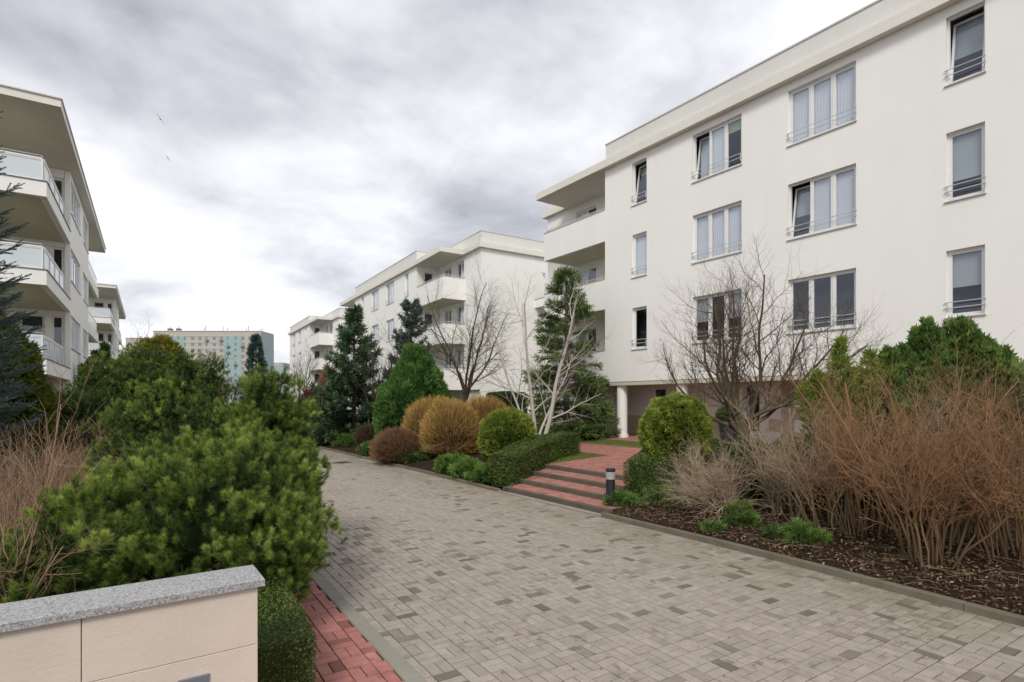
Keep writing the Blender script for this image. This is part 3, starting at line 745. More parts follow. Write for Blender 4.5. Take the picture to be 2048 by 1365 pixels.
# --- the near white building on the right
B1 = empty('apartment_building', (16.7, 0, 0), label='large white four storey apartment building on the right with columns below', cat='building')
wins = []
rowsZ = [(9.95, 11.63), (7.08, 8.77), (4.22, 5.86)]
for r_, (z0, z1) in enumerate(rowsZ):
    wins += [(4.33, 5.09, z0, z1), (7.15, 9.08, z0, z1), (10.63, 12.55, z0, z1), (14.67, 15.42, z0, z1)]
facade('wall', B1, '-a', 0, -8, 16.94, 2.95, 11.88, wins, WALL)
fl = {(0, 0): (1, 'b', (0,)), (0, 1): (3, 'www', None), (0, 2): (3, 'gwf', (2,)), (0, 3): (1, 'g', (0,)),
      (1, 0): (1, 'h', None), (1, 1): (3, 'ffb', (2,)), (1, 2): (3, 'www', None), (1, 3): (1, 'w', None),
      (2, 0): (1, 'b', None), (2, 1): (3, 'ddd', None), (2, 2): (3, 'bdb', None), (2, 3): (1, 'd', None)}
for i, wv in enumerate(wins):
    n, f, tl = fl[(i // 4, i % 4)]
    window(B1, '-a', 0, wv[0], wv[1], wv[2], wv[3], n, f[::-1] if n == 3 and tl else f, rail=True, tilt=((2 - tl[0]) % 3,) if (tl and n == 3) else tl)
# loggia bay
back = [(19.43, 20.86, 9.15, 11.55), (19.43, 20.86, 6.25, 8.65), (19.43, 20.86, 3.35, 5.75)]
facade('loggia_wall', B1, '-a', 1.86, 16.94, 23.1, 2.95, 11.88, back, WALL)
for b_ in back: window(B1, '-a', 1.86, *b_, 2, 'bd', sill=False)
m = MB(); m.box(0.18, 1.86, 16.76, 16.94, 2.95, 11.88); m.box(2.04, 12, 22.92, 23.1, 2.95, 11.88); m.box(2.04, 12, 22.92, 23.1, 0.5, 2.95)
m.build('end_wall', WALL, B1)
for zb, zt in ((8.90, 10.22), (6.03, 7.30), (2.95, 4.30)):
    m = MB(); m.box(0, 0.15, 16.94, 20.91, zb, zt); m.box(0, 1.86, 20.91, 21.06, zb, zt); m.build('balcony_parapet', WALL, B1)
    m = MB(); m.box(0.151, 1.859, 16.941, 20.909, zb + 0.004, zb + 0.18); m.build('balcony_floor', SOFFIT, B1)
    m = MB(); m.box(-0.03, 0.18, 16.95, 21.09, zt, zt + 0.025); m.box(0.18, 1.85, 20.88, 21.09, zt, zt + 0.025); m.build('balcony_coping', COPING, B1)
    m = MB(); m.tube((0.08, 16.96, zt + 0.13), (0.08, 20.95, zt + 0.13), 0.02, 6)
    for yy in (17.3, 18.6, 19.8, 20.95): m.tube((0.08, yy, zt), (0.08, yy, zt + 0.13), 0.012, 6)
    m.tube((0.08, 20.95, zt + 0.13), (1.8, 20.95, zt + 0.13), 0.02, 6); m.build('balcony_rail', METAL, B1)
slab(B1, 'roof_slab', [(-0.25, -8), (-0.25, 21.40), (1.64, 21.40), (1.64, 23.35), (14, 23.35), (14, -8)], 11.88, 12.19, CORN)
slab(B1, 'parapet', [(0.0, -7.9), (0.0, 16.9), (1.86, 16.9), (1.86, 23.1), (13.9, 23.1), (13.9, -7.9)], 12.19, 12.92, WALL_GREY)
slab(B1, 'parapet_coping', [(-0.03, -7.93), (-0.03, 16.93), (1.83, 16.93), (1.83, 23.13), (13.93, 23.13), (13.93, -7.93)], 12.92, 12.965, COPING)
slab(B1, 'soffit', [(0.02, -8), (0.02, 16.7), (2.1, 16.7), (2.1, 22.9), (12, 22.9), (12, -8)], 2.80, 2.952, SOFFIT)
slab(B1, 'dark_room_fill', [(0.95, -7.8), (0.95, 16.5), (2.95, 16.5), (2.95, 22.7), (11.8, 22.7), (11.8, -7.8)], 2.97, 11.86, DARKIN)
m = MB(); m.box(0.0, 14, -8.18, -8.0, 0.5, 11.88); m.build('end_wall', WALL, B1)
for yy in (16.25, 13.23):
    m = MB(); m.lathe([(0.26, 0.62), (0.26, 0.80), (0.215, 0.80), (0.215, 2.80)], 28, 0.30, yy); m.build('column', WALL, B1, smooth=False)
# recessed ground floor with stone cladding
gw = [(15.55, 16.3, 1.25, 2.75), (11.3, 12.0, 0.95, 2.8), (8.75, 9.35, 1.25, 2.45), (5.4, 6.6, 1.1, 2.6)]
GA = 2.2
gwall = facade('ground_floor_wall', B1, '-a', GA, -8, 22.9, 0.5, 2.80, gw, WALL)
for a in gw: window(B1, '-a', GA, *a, 1, 'd', sill=True)
gcl = np.random.default_rng(71); cc = {}
for r_ in range(5):
    y = -7.5 + (0.45 if r_ % 2 else 0)
    while y < 22.5:
        z0 = 0.66 + r_ * 0.43; z1 = z0 + 0.425; L = 0.9; full = y + L < 12.6
        if r_ < 2 or full:
            if not any(y < o[1] + 0.02 and y + L > o[0] - 0.02 and z0 < o[3] and z1 > o[2] for o in gw):
                tq = int(gcl.random() * 6) / 6
                if tq not in cc:
                    q = MB(); q.box(-0.45 + 0.004, 0.45 - 0.004, -0.03, -0.002, 0.004, 0.421, tq); cc[tq] = q.mesh('stone_panel', CLAD)
                link('stone_panel', cc[tq], gwall, (-(y + 0.45), 0, z0))
        y += L
slab(B1, 'dark_room_fill', [(GA + 0.6, -7.8), (GA + 0.6, 22.6), (11.8, 22.6), (11.8, -7.8)], 0.5, 2.78, DARKIN)

def bay_block(O, deg, label, front, wl, cb, nb, far_b, side_len, lobby=None, z_base=0.45):
    """building whose front bay stands forward of a loggia at its near corner"""
    root = empty('apartment_building', (O[0], O[1], 0), -R(deg), label=label, cat='building')
    f0, f1 = front; A = -1.65
    ops = []
    for (z0, z1) in ((10.02, 11.72), (7.02, 8.72), (4.05, 5.75)):
        for (b0, b1, n) in wl: ops.append((b0, b1, z0, z1, n))
    facade('wall', root, '-a', A, f0, f1, 2.80, 11.88, [o[:4] for o in ops], WALL)
    fs = ['dww', 'wwd', 'dwd', 'wdw', 'wdd', 'bwd']
    for i, o in enumerate(ops): window(root, '-a', A, *o[:4], o[4], fs[(i * 5 + 1) % 6], rail=True)
    facade('side_wall', root, '-b', 0, 0, side_len, z_base, 11.88, [], WALL)
    m = MB(); m.box(A, side_len, f1, f1 + 0.18, 2.80, 11.88); m.build('end_wall', WALL, root)
    doors = []
    for (z0, z1) in ((9.2, 11.6), (6.25, 8.65), (3.3, 5.7)):
        for (b0, b1) in lobby: doors.append((b0, b1, z0, z1))
    facade('loggia_wall', root, '-a', 0, 0.18, f0, 2.9, 11.88, doors, WALL)
    for i, d in enumerate(doors): window(root, '-a', 0, *d, 2 if d[1] - d[0] > 0.9 else 1, 'bd'if i % 2 else 'dl', sill=False)
    ro = [(-1.05, -0.30, z0, z1) for (z0, z1) in ((9.2, 11.55), (6.25, 8.6), (3.3, 5.7))]
    facade('loggia_wall', root, '-b', f0, A + 0.18, -0.0, 2.9, 11.88, ro, WALL)
    for d in ro: window(root, '-b', f0, *d, 1, 'd', sill=False)
    for zb, zt in ((8.88, 10.32), (5.95, 7.25), (2.90, 4.32)):
        m = MB(); m.box(A, A + 0.15, cb, f0, zb, zt); m.box(A + 0.15, 0.0, cb, cb + 0.15, zb, zt); m.build('balcony_parapet', WALL, root)
        m = MB(); m.box(A + 0.151, -0.001, cb + 0.151, f0 - 0.001, zb + 0.004, zb + 0.18); m.build('balcony_floor', SOFFIT, root)
        m = MB(); m.box(A - 0.03, A + 0.18, cb - 0.03, f0 - 0.01, zt, zt + 0.025); m.box(A + 0.18, -0.01, cb - 0.03, cb + 0.18, zt, zt + 0.025); m.build('balcony_coping', COPING, root)
        m = MB(); m.tube((A + 0.08, cb + 0.07, zt + 0.14), (A + 0.08, f0, zt + 0.14), 0.022, 5); m.tube((A + 0.08, cb + 0.07, zt + 0.14), (0, cb + 0.07, zt + 0.14), 0.022, 5)
        for yy in (cb + 0.07, cb + 1.4, cb + 2.8): m.tube((A + 0.08, yy, zt), (A + 0.08, yy, zt + 0.14), 0.014, 5)
        m.build('balcony_rail', METAL, root)
    slab(root, 'roof_slab', [(A - 0.22, cb - 0.1), (-0.22, cb - 0.1), (-0.22, -0.22), (side_len + .2, -0.22), (side_len + .2, far_b), (A - 0.22, far_b)], 11.88, 12.2, CORN)
    slab(root, 'parapet', [(A, f0), (0, f0), (0, 0), (side_len, 0), (side_len, f1), (A, f1)], 12.2, 12.95, WALL_GREY)
    slab(root, 'parapet_coping', [(A - .03, f0 - .03), (-.03, f0 - .03), (-.03, -.03), (side_len + .03, -.03), (side_len + .03, f1 + .03), (A - .03, f1 + .03)], 12.95, 12.99, COPING)
    slab(root, 'soffit', [(A + 0.02, f0 + 0.02), (0.17, f0 + .02), (0.17, f1), (A + 0.02, f1)], 2.72, 2.802, SOFFIT)
    slab(root, 'dark_room_fill', [(A + 0.95, f0 + 0.95), (0.95, f0 + 0.95), (0.95, 0.9), (side_len - .3, 0.9), (side_len - .3, f1 - .2), (A + 0.95, f1 - .2)], 2.82, 11.86, DARKIN)
    m = MB(); m.box(0.2, 0.38, 0.2, f1 + 2, z_base, 2.9); m.build('ground_floor_wall', WALL_GREY, root)
    if far_b > f1 + 1:
        m = MB(); m.box(A + 1.65, side_len, f1 + 0.18, far_b - 1, z_base, 11.88); m.build('rear_wing', WALL, root)
        for zb in (8.95, 6.0, 3.0):
            m = MB(); m.box(A, 0, f1 + 0.18, far_b - 1.2, zb, zb + 0.35); m.build('balcony_floor', WALL, root)
            m = MB(); m.box(A + 0.02, A + 0.05, f1 + 0.2, far_b - 1.25, zb + 0.4, zb + 1.2); m.build('balcony_glass', FROST, root)
    return root
B2 = bay_block((18.66, 29.95), 3.3, 'white apartment building in the middle behind the two dark conifers', (6.66, 21.9),
               [(8.2, 8.95, 1), (11.33, 13.2, 3), (15.13, 17.0, 3), (19.3, 20.0, 1)], 2.2, 3, 26.7, 12, [(2.39, 3.53), (4.40, 5.64)])
m = MB(); m.box(4.1, 7.5, -1.15, 0, 8.42, 8.95); m.build('balcony_parapet', WALL, B2)
m = MB(); m.box(4.08, 7.5, -1.18, 0.0, 8.95, 8.98); m.build('balcony_coping', EDGE, B2)
m = MB(); m.box(4.2, 7.4, -1.08, -1.06, 9.02, 9.85); m.build('balcony_glass', FROST, B2)
m = MB(); m.tube((4.18, -1.07, 9.9), (7.4, -1.07, 9.9), 0.02, 6); m.tube((4.18, -1.07, 8.9), (4.18, -1.07, 9.9), 0.02, 6); m.build('balcony_rail', METAL, B2)
m = MB(); m.tube((4.77, -0.02, 10.87), (4.77, -0.14, 10.82), 0.06, 10); m.tube((4.77, -0.14, 10.82), (4.77, -0.2, 10.74), 0.09, 10, r2=0.05); m.build('wall_lamp', METAL, B2)
B3 = bay_block((20.7, 64.3), 3.3, 'farthest white apartment building with corner loggias beyond the conifers', (7.9, 21.0),
               [(9.7, 10.6, 1), (13.1, 14.9, 3), (16.9, 19.1, 3)], 2.72, 3, 21.6, 12, [(3.0, 4.3), (5.3, 6.5)])

# --- left buildings
def left_building(O, deg, label):
    root = empty('apartment_building', (O[0], O[1], 0), -R(deg), label=label, cat='building')
    rows = [(4.43, 5.82), (7.29, 8.68), (10.15, 11.54)]
    ops = [(b0, b1, z0, z1, n) for (z0, z1) in rows for (b0, b1, n) in ((6.58, 10.4, 4), (11.75, 14.35, 3))]
    facade('wall', root, '+a', 0, 6.4, 14.6, 2.55, 11.85, [o[:4] for o in ops], WALL)
    for i, o in enumerate(ops): window(root, '+a', 0, *o[:4], o[4], ['wwww', 'wdw', 'wwdw', 'www', 'dwww', 'wwd'][i], inset=0.06)
    bk = []
    for zf in (3.35, 6.2, 9.1):
        bk += [(-0.64, -0.2, zf, zf + 2.4), (-1.66, -0.82, zf, zf + 2.4), (-3.6, -2.0, zf, zf + 2.4)]
    facade('loggia_wall', root, '-b', 6.4, -9, -0.19, 2.55, 11.85, bk, WALL)
    for i, o in enumerate(bk): window(root, '-b', 6.4, *o, 1 if i % 3 < 2 else 2, 'd' if i % 3 else 'd', sill=False)
    for k, zb in enumerate((3.04, 5.93, 8.80)):
        m = MB(); m.box(-9, 0, 0, 6.398, zb, zb + 0.14); m.build('balcony_floor', SOFFIT, root)
        m = MB(); m.box(-9, -0.19, 0.0 - 0.003, 0.19, zb - 0.004, zb + 0.48); m.box(-0.19, 0.003, -0.003, 6.395, zb - 0.004, zb + 0.48); m.build('balcony_parapet', WALL, root)
        m = MB(); m.box(-9, 0.03, -0.035, 0.21, zb + 0.482, zb + 0.505); m.box(-0.21, 0.035, 0.212, 6.39, zb + 0.482, zb + 0.505); m.build('balcony_coping', EDGE, root)
        zr = zb + 0.54; zt = zb + 1.22
        def rail(name, p0, p1, n, first=0.0):
            d = Vector((p1[0]-p0[0], p1[1]-p0[1], 0)); L = d.length; ang = math.atan2(d.y, d.x)
            q = MB()
            for i in range(n + 1): q.box(L*i/n - 0.025, L*i/n + 0.025, -0.03, 0.03, zb + 0.505, zt)
            q.box(0, L, -0.03, 0.03, zt, zt + 0.05); q.box(0, L, -0.02, 0.02, zr - 0.02, zr + 0.03); q.box(0, L, -0.02, 0.02, zt - 0.04, zt)
            fr = q.build('balcony_railing', PVC, root, (p0[0], p0[1], 0), (0, 0, ang))
            for i in range(n):
                q = MB(); q.box(L*i/n + 0.03, L*(i+1)/n - 0.03, -0.006, 0.006, zr + 0.03, zt - 0.04); q.build('glass_panel', FROST, fr)
            q = MB(); q.tube((0, 0, zt + 0.12), (L, 0, zt + 0.12), 0.014, 6)
            for i in range(n + 1): q.tube((L*i/n, 0, zt + 0.05), (L*i/n, 0, zt + 0.12), 0.009, 5)
            if name: q.build('handrail', METAL, fr)
        rail(True, (-8.2, 0.10), (-0.12, 0.10), 6)
        rail(False, (-0.10, 0.18), (-0.10, 5.2), 4)
        # far loggia
        m = MB(); m.box(-1.6, 0.0, 14.78, 21.5, zb, zb + 0.14); m.build('balcony_floor', SOFFIT, root)
        m = MB(); m.box(-0.15, 0.003, 14.6, 21.5, zb - 0.003, zb + 0.55); m.box(-1.6, -0.15, 21.35, 21.5, zb - 0.003, zb + 0.55); m.build('balcony_parapet', WALL, root)
        m = MB(); m.box(-0.10, -0.08, 15.2, 21.3, zb + 0.6, zb + 1.2); m.tube((-0.09, 15, zb + 1.25), (-0.09, 21.4, zb + 1.25), 0.02, 6); m.build('glass_panel', FROST, root)
    slab(root, 'roof_slab', [(-9, 0.10), (0.355, 0.10), (0.355, 21.7), (-9, 21.7)], 11.86, 12.11, CORN)
    m = MB(); m.prism([(-9, 0.05), (0.40, 0.05), (0.40, 21.75), (-9, 21.75)], 12.11, 12.15); m.build('roof_edge', COPING, root)
    m = MB(); m.box(-1.75, -1.6, 14.6, 21.5, 2.55, 11.85); m.box(-9, -0.2, 14.45, 14.6, 2.55, 11.85); m.build('end_wall', WALL, root)
    slab(root, 'dark_room_fill', [(-8.8, 7.3), (-1.0, 7.3), (-1.0, 14.3), (-8.8, 14.3)], 2.6, 11.8, DARKIN)
    slab(root, 'soffit', [(-9, 6.45), (-0.02, 6.45), (-0.02, 21), (-9, 21)], 2.45, 2.548, SOFFIT)
    m = MB(); m.box(-9, -1.6, 1.6, 21, -0.1, 3.03 - 0.6); m.build('ground_floor_wall', WALL_GREY, root)
    m = MB(); m.box(-9, -1.6, 1.6, 6.39, 2.43, 3.035); m.build('ground_floor_beam', SOFFIT, root)
    return root
L1 = left_building((-1.98, 23.5), 2.1, 'white apartment building at the left edge with deep glass-railed balconies')
bpy.context.view_layer.update()
L2 = copy_tree(L1)
L2.location = (-1.98 + 35.2 * math.sin(R(2.1)), 23.5 + 35.2 * math.cos(R(2.1)), 0)
L2['label'] = 'second, more distant left apartment building seen past the corner of the nearer one'

# things standing on the left balconies
def lwp(a, b): t = R(2.1); return (-1.98 + a * math.cos(t) + b * math.sin(t), 23.5 - a * math.sin(t) + b * math.cos(t))
x, y = lwp(-1.65, 0.9)
q = empty('drying_rack', (x, y, 6.08), 0.3, label='white folded drying rack standing on the middle left balcony', cat='drying rack')
m = MB()
for s_ in (-0.3, 0.3):
    m.tube((s_ - 0.22, -0.3, 0), (s_, 0, 1.5), 0.02, 6); m.tube((s_ + 0.22, 0.3, 0), (s_, 0, 1.5), 0.02, 6)
m.tube((-0.3, 0, 1.5), (0.3, 0, 1.5), 0.02, 6); m.build('legs', PVC, q)
m = MB()
for i in range(5): m.tube((-0.35 + i*0.02, -0.25 + i * 0.1, 0.75 + i*0.1), (0.35, -0.25 + i * 0.1, 0.75 + i*0.1), 0.012, 5)
m.build('rails', PVC, q)
x, y = lwp(-0.45, 3.6)
q = empty('balcony_chair', (x, y, 3.18), 0.5, label='small brown cushioned chair on the lowest left balcony', cat='chair')
m = MB(); m.box(-0.28, 0.28, -0.25, 0.25, 0.42, 0.50); m.build('seat', m_plain('brown_cushion', (0.20, 0.13, 0.09), 0.9), q)
m = MB(); m.box(-0.28, 0.28, 0.2, 0.26, 0.5, 1.25); m.build('backrest', m_plain('tan_fabric', (0.45, 0.33, 0.25), 0.9), q)
for sx in (-1, 1):
    for sy in (-1, 1): m = MB(); m.tube((0.25*sx, 0.22*sy, 0), (0.25*sx, 0.22*sy, 0.42), 0.02, 6); m.build('leg', METAL, q)

# --- distant blocks of flats
CRM = m_plain('cream_panel', (0.50, 0.47, 0.40), 0.9); TEAL = m_plain('teal_panel', (0.33, 0.46, 0.45), 0.9); TEAL2 = m_plain('pale_teal_panel', (0.40, 0.50, 0.50), 0.9)
FWIN = m_plain('far_window_glass', (0.10, 0.11, 0.13), 0.3, 0.6); FWHT = m_plain('white_loggia', (0.62, 0.62, 0.62), 0.8); RUST = m_plain('rusty_balcony', (0.34, 0.27, 0.22), 0.9)
def tower(px0, px1, z, top, label, cols, teal_cols, seed, side_px, floors=12, antennas=True):
    x0, y0 = at(px0, z); x1, y1 = at(px1, z); W = math.hypot(x1-x0, y1-y0); ang = math.atan2(y1-y0, x1-x0)
    root = empty('tower_block', (x0, y0, 0), ang, label=label, cat='building'); g = np.random.default_rng(seed)
    m = MB(); m.box(0, W, 0.15, 14, 0, top); m.build('wall', CRM, root)
    m = MB(); m.box(W, W + 0.2, 0.0, 13.9, 0, top - 0.3); m.build('gable_wall', TEAL2, root)
    cw = W / cols; fh = 2.8; wm_ = None
    m = MB()
    for c0, c1 in teal_cols: m = MB(); m.box(c0 * W, c1 * W, 0.0, 0.14, 0, top - 2.2); m.build('teal_panel', TEAL, root)
    q = MB()
    for k in range(1, floors):
        zz_ = top - 1.6 - k * fh
        for c0, c1 in ((0.29, 0.66),): q.box(c0 * W, c1 * W, 0.02, 0.145, zz_ + 1.9, zz_ + 2.35)
    q.build('teal_bands', TEAL2, root)
    wl = MB(); wl.box(0, 0.42 * cw, -0.02, 0.1, 0, 1.35); wl = wl.mesh('window', FWIN)
    ws = MB(); ws.box(0, 0.42 * cw, -0.05, -0.021, 0, 0.12); [ws.box(t_ * cw, (t_ + .035) * cw, -0.05, -0.021, 0, 1.35) for t_ in (0, 0.13, 0.26, 0.385)]; ws = ws.mesh('frame', FWHT)
    for k in range(floors):
        for c in range(cols):
            zz_ = top - 3.7 - k * fh
            if zz_ < 1: continue
            big = (c % 3) != 1
            o = link('window', wl, root, (c * cw + 0.3 * cw, 0, zz_)); o.scale = (1 if big else 0.6, 1, 1)
            f = link('frame', ws, o)
    bm_ = MB(); bm_.box(0.0 * cw, 0.45 * cw, -0.9, -0.06, -0.75, -0.05); bm_ = bm_.mesh('balcony', RUST)
    for k in range(floors):
        for c in range(cols):
            if g.random() < 0.14 and c < cols - 2: link('balcony', bm_, root, (c * cw + 0.3 * cw, 0, top - 3.7 - k * fh))
    q = MB(); q.box(-0.15, W + 0.15, -0.1, 14, top, top + 0.35); q.build('roof_edge', COPING, root)
    if antennas:
        for f_ in (0.10, 0.18, 0.42, 0.435, 0.60, 0.64, 0.82, 0.84, 0.95, 0.97):
            q = MB(); hh = g.uniform(1.5, 3.0); q.tube((f_ * W, 5, top), (f_ * W, 5, top + 0.35 + hh), 0.12, 5)
            if f_ < 0.2: q.box(f_ * W - 0.8, f_ * W + 0.8, 4, 6, top + 0.35, top + 1.9)
            q.build('antenna', EDGE, root)
    return root
tower(306, 521, 255, 34.2, 'long eleven storey cream and teal block of flats on the horizon', 15, ((0.125, 0.29), (0.66, 0.82)), 81, 541)
tower(251, 330, 330, 39.5, 'pale beige block of flats just left of the long teal one', 6, (), 82, 0, antennas=False)
tower(541, 566, 470, 34.5, 'small far teal block of flats right of the blue spruce', 5, ((0, 1),), 83, 0, antennas=False)
tower(567, 640, 430, 26.0, 'low far cream block of flats beside the white building', 9, ((0.0, 0.2),), 84, 0, 9, antennas=False)

# ------------------------------------------------------------------ low wall in the foreground
WY = 3.57; WX = 0.664
gw_ = empty('garden_wall', (WX, WY, 0), label='low cream stone-tiled wall with a grey granite cap in the near corner', cat='wall')
m = MB(); m.box(-3.4, -0.012, 0.012, 0.30, -0.1, 1.052); m.build('wall_body', GROUT, gw_)
tile_cache = {}
for r_ in range(4):
    zt = 1.055 - r_ * 0.345; zb = max(-0.05, zt - 0.342)
    x = 0.0; k = 0
    while x > -3.3:
        x0 = x - 0.83; q = MB(); q.cham(0, 0.826, 0, zt - zb, -0.012, 0.0, 0.0025, 0.5)
        me = q.mesh('stone_tile', TILE)
        link('stone_tile', me, gw_, (x0 + 0.004, 0.0, zb), (R(90), 0, 0)); x = x0
m = MB(); m.box(-0.0115, 0, 0.002, 0.31, -0.05, 1.053); m.build('end_tile', TILE, gw_)
m = MB(); x = 0.035
for L in (1.5, 1.9):
    m = MB(); m.cham(x - L + 0.002, x, -0.03, 0.325, 1.056, 1.098, 0.003); m.build('granite_cap', GRANITE, gw_); x -= L
m = MB(); m.cham(0, 0.15, 0, 0.16, 0, 0.012, 0.003)
m.build('metal_plate', m_plain('grey_plate', (0.24, 0.26, 0.29), 0.4, 0.5, 0.4), gw_, (-0.405, -0.001, 0.45), (R(90), 0, 0))

# ------------------------------------------------------------------ bollard lamp
bx, by = at(1221, 10.86)
bl = empty('bollard_light', (bx, by, gz(bx, by) - 0.03), label='short black bollard light with white louvred head beside the steps', cat='bollard light')
m = MB(); m.lathe([(0.105, 0), (0.105, 0.02), (0.088, 0.02), (0.088, 0.52), (0.0, 0.52)], 28); m.build('post', BLACK, bl)
m = MB(); m.lathe([(0.06, 0.52), (0.06, 0.68)], 20); m.build('diffuser', m_plain('opal_diffuser', (0.35, 0.33, 0.30), 0.5), bl)
for i in range(5):
    m = MB(); m.lathe([(0.062, 0.535 + i*0.03), (0.09, 0.528 + i*0.03), (0.09, 0.542 + i*0.03), (0.062, 0.552 + i*0.03)], 24); m.build('louvre', LOUVRE, bl)
m = MB(); m.lathe([(0.0, 0.674), (0.09, 0.674), (0.094, 0.68), (0.094, 0.722), (0.082, 0.738), (0.0, 0.742)], 28); m.build('cap', BLACK, bl)

# ------------------------------------------------------------------ mugo pines on the left
def mugo(name, label, lobes, seed, cl, n_sh, nlen, nn, w, zmin=0.05, tone0=0.42, sh=0.13, cat='pine', group=None, base=None, up_mix=0.9, lump=0.10):
    g = np.random.default_rng(seed)
    cx = float(np.mean([l[0] for l in lobes])); cy = float(np.mean([l[1] for l in lobes])); base = base or (cx, cy)
    root = empty(name, (base[0], base[1], 0), label=label, cat=cat, group=group)
    L = [(l[0]-base[0], l[1]-base[1], *l[2:]) for l in lobes]
    P, N, B = surf(g, L, cl, lump, 5, 0.22, zmin)
    k = len(P); d0 = unit(N * 0.75 + np.array([0, 0, up_mix]) + g.normal(size=(k, 3)) * 0.22)
    off = unit(g.normal(size=(k, n_sh, 3)) + d0[:, None] * 0.4); off -= d0[:, None] * (off * d0[:, None]).sum(-1, keepdims=True) * 0.5
    Pb = P[:, None] + off * sh * 1.0 * g.uniform(0.4, 1.15, (k, n_sh, 1)) - d0[:, None] * sh * 0.35 * np.linalg.norm(off, axis=-1, keepdims=True)
    D = unit(d0[:, None] + off * 0.55 + g.normal(size=(k, n_sh, 3)) * 0.12 + np.array([0, 0, 0.25])) * sh * 0.55 * g.uniform(0.7, 1.1, (k, n_sh, 1))
    Pb[:, 0] = P; D[:, 0] = d0 * sh * 0.75
    tn = np.clip(tone0 + g.normal(size=(k, n_sh)) * 0.14 + 0.10 * B[:, None], 0.05, 0.95)
    Pf, Df, tf = Pb.reshape(-1, 3), D.reshape(-1, 3), tn.ravel()
    T, t2 = needles(g, Pf, Df, nn, nlen, w, tf, (38, 88))
    foliage_part(root, T, t2, PINE, 'needles')
    # terminal buds
    pick = g.random(len(Pf)) < 0.22; q = Pf[pick] + Df[pick] * 1.0; dq = unit(Df[pick])
    s1 = unit(np.cross(dq, rdir(g, len(q)))) * 0.006; s2 = np.cross(dq, s1)
    tip = q + dq * 0.035
    Tb = np.concatenate([np.stack([q - s1, q + s1, tip], 1), np.stack([q - s2, q + s2, tip], 1)])
    foliage_part(root, Tb, np.clip(np.concatenate([g.random(len(q))] * 2), 0, 1), BUD, 'buds')
    # branches from the base through the crown
    tb = Tubes(); sel = g.choice(k, min(k, 110), replace=False)
    for i in sel:
        e = P[i] * np.array([.86, .86, .92]); s_ = np.array([g.normal() * 0.12, g.normal() * 0.12, 0.0]) + np.array([L[0][0], L[0][1], 0]) * 0.3
        mid = s_ * 0.4 + e * 0.6; mid[2] = e[2] * 0.42; pts = np.array([s_, s_ * 0.7 + mid * 0.3 + [0, 0, 0.05], mid, mid * 0.4 + e * 0.6 + g.normal(size=3) * 0.03, e])
        tb.add(pts, 0.02, 0.006, 4, 0.2, 0.8)
    link('branches', tb.mesh('branches', BARKG), root, kind='stuff')
    P, N, B = surf(g, [(a, b, c * 0.97, d * .80, e * .80, f * .82) for a, b, c, d, e, f in L], cl * 2.6, lump, 5, 0.1, zmin)
    T, t2 = needles(g, P, unit(N + [0, 0, .5]) * sh * .6, max(12, nn // 2), nlen * 1.1, w * 1.7, np.clip(tone0 - 0.34 + g.normal(size=len(P)) * .08, 0, 1), (35, 90))  # inner needles coloured darker to paint shade into the gaps between tufts
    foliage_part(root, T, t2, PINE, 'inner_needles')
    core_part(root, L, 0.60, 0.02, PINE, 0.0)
    return root
def wl(px, z, zc, rx, ry, rz, dz=0):     # an ellipsoid centred on photo column px at depth z
    x, y = at(px, z); return (x, y, zc, rx, ry, rz)
front = [wl(380, 5.5, 0.85, 1.12, 0.95, 0.72), wl(517, 6.0, 0.95, 0.60, 0.75, 0.84), wl(452, 5.5, 1.05, 0.78, 0.7, 0.66), wl(215, 5.0, 0.62, 0.62, 0.65, 0.62), wl(340, 5.8, 1.15, 0.62, 0.6, 0.55), wl(545, 5.3, 0.75, 0.34, 0.5, 0.45)]
mugo('mountain_pine', 'large dense green mountain pine bush directly behind the low wall', front, 101, 22, 6, 0.058, 150, 0.0034, zmin=0.12, tone0=0.55, sh=0.155, lump=0.14)
mugo('mountain_pine', 'mountain pine with a pointed top leaning over the roadway edge', [wl(540, 7.4, 1.15, 0.64, 0.75, 0.95), wl(545, 7.3, 1.95, 0.42, 0.42, 0.56), wl(572, 7.2, 1.0, 0.40, 0.6, 0.7)], 102, 20, 6, 0.058, 100, 0.0043, tone0=0.54, sh=0.155, lump=0.14)
mugo('mountain_pine', 'mountain pine in the middle of the bank with many small upright tips', [wl(370, 8.0, 1.35, 1.1, 0.9, 1.0), wl(450, 8.3, 1.3, 0.8, 0.8, 0.85), wl(330, 8.0, 1.9, 0.4, 0.4, 0.42), wl(470, 7.6, 1.45, 0.5, 0.5, 0.55)], 103, 18, 6, 0.058, 62, 0.0065, tone0=0.46, sh=0.15, lump=0.14)
mugo('mountain_pine', 'tall mountain pine forming the highest green top of the bank', [wl(270, 12.5, 1.7, 1.2, 1.0, 1.25), wl(300, 12.5, 2.5, 0.75, 0.7, 0.85), wl(230, 12.0, 2.3, 0.7, 0.7, 0.75), wl(205, 12.4, 2.55, 0.32, 0.32, 0.62), wl(340, 12.2, 2.1, 0.7, 0.7, 0.75)], 104, 17, 6, 0.06, 30, 0.0085, tone0=0.38)
mugo('mountain_pine', 'slim pointed mountain pine left of the far teal tower edge', [wl(372, 11.5, 1.5, 0.5, 0.5, 1.2), wl(372, 11.5, 2.55, 0.24, 0.24, 0.62)], 105, 20, 6, 0.06, 30, 0.008, tone0=0.36)
mugo('mountain_pine', 'slender spire-like mountain pine in front of the teal tower', [wl(428, 11.0, 1.4, 0.5, 0.5, 1.1), wl(424, 11.0, 2.45, 0.2, 0.2, 0.62)], 106, 20, 6, 0.06, 30, 0.008, tone0=0.36)
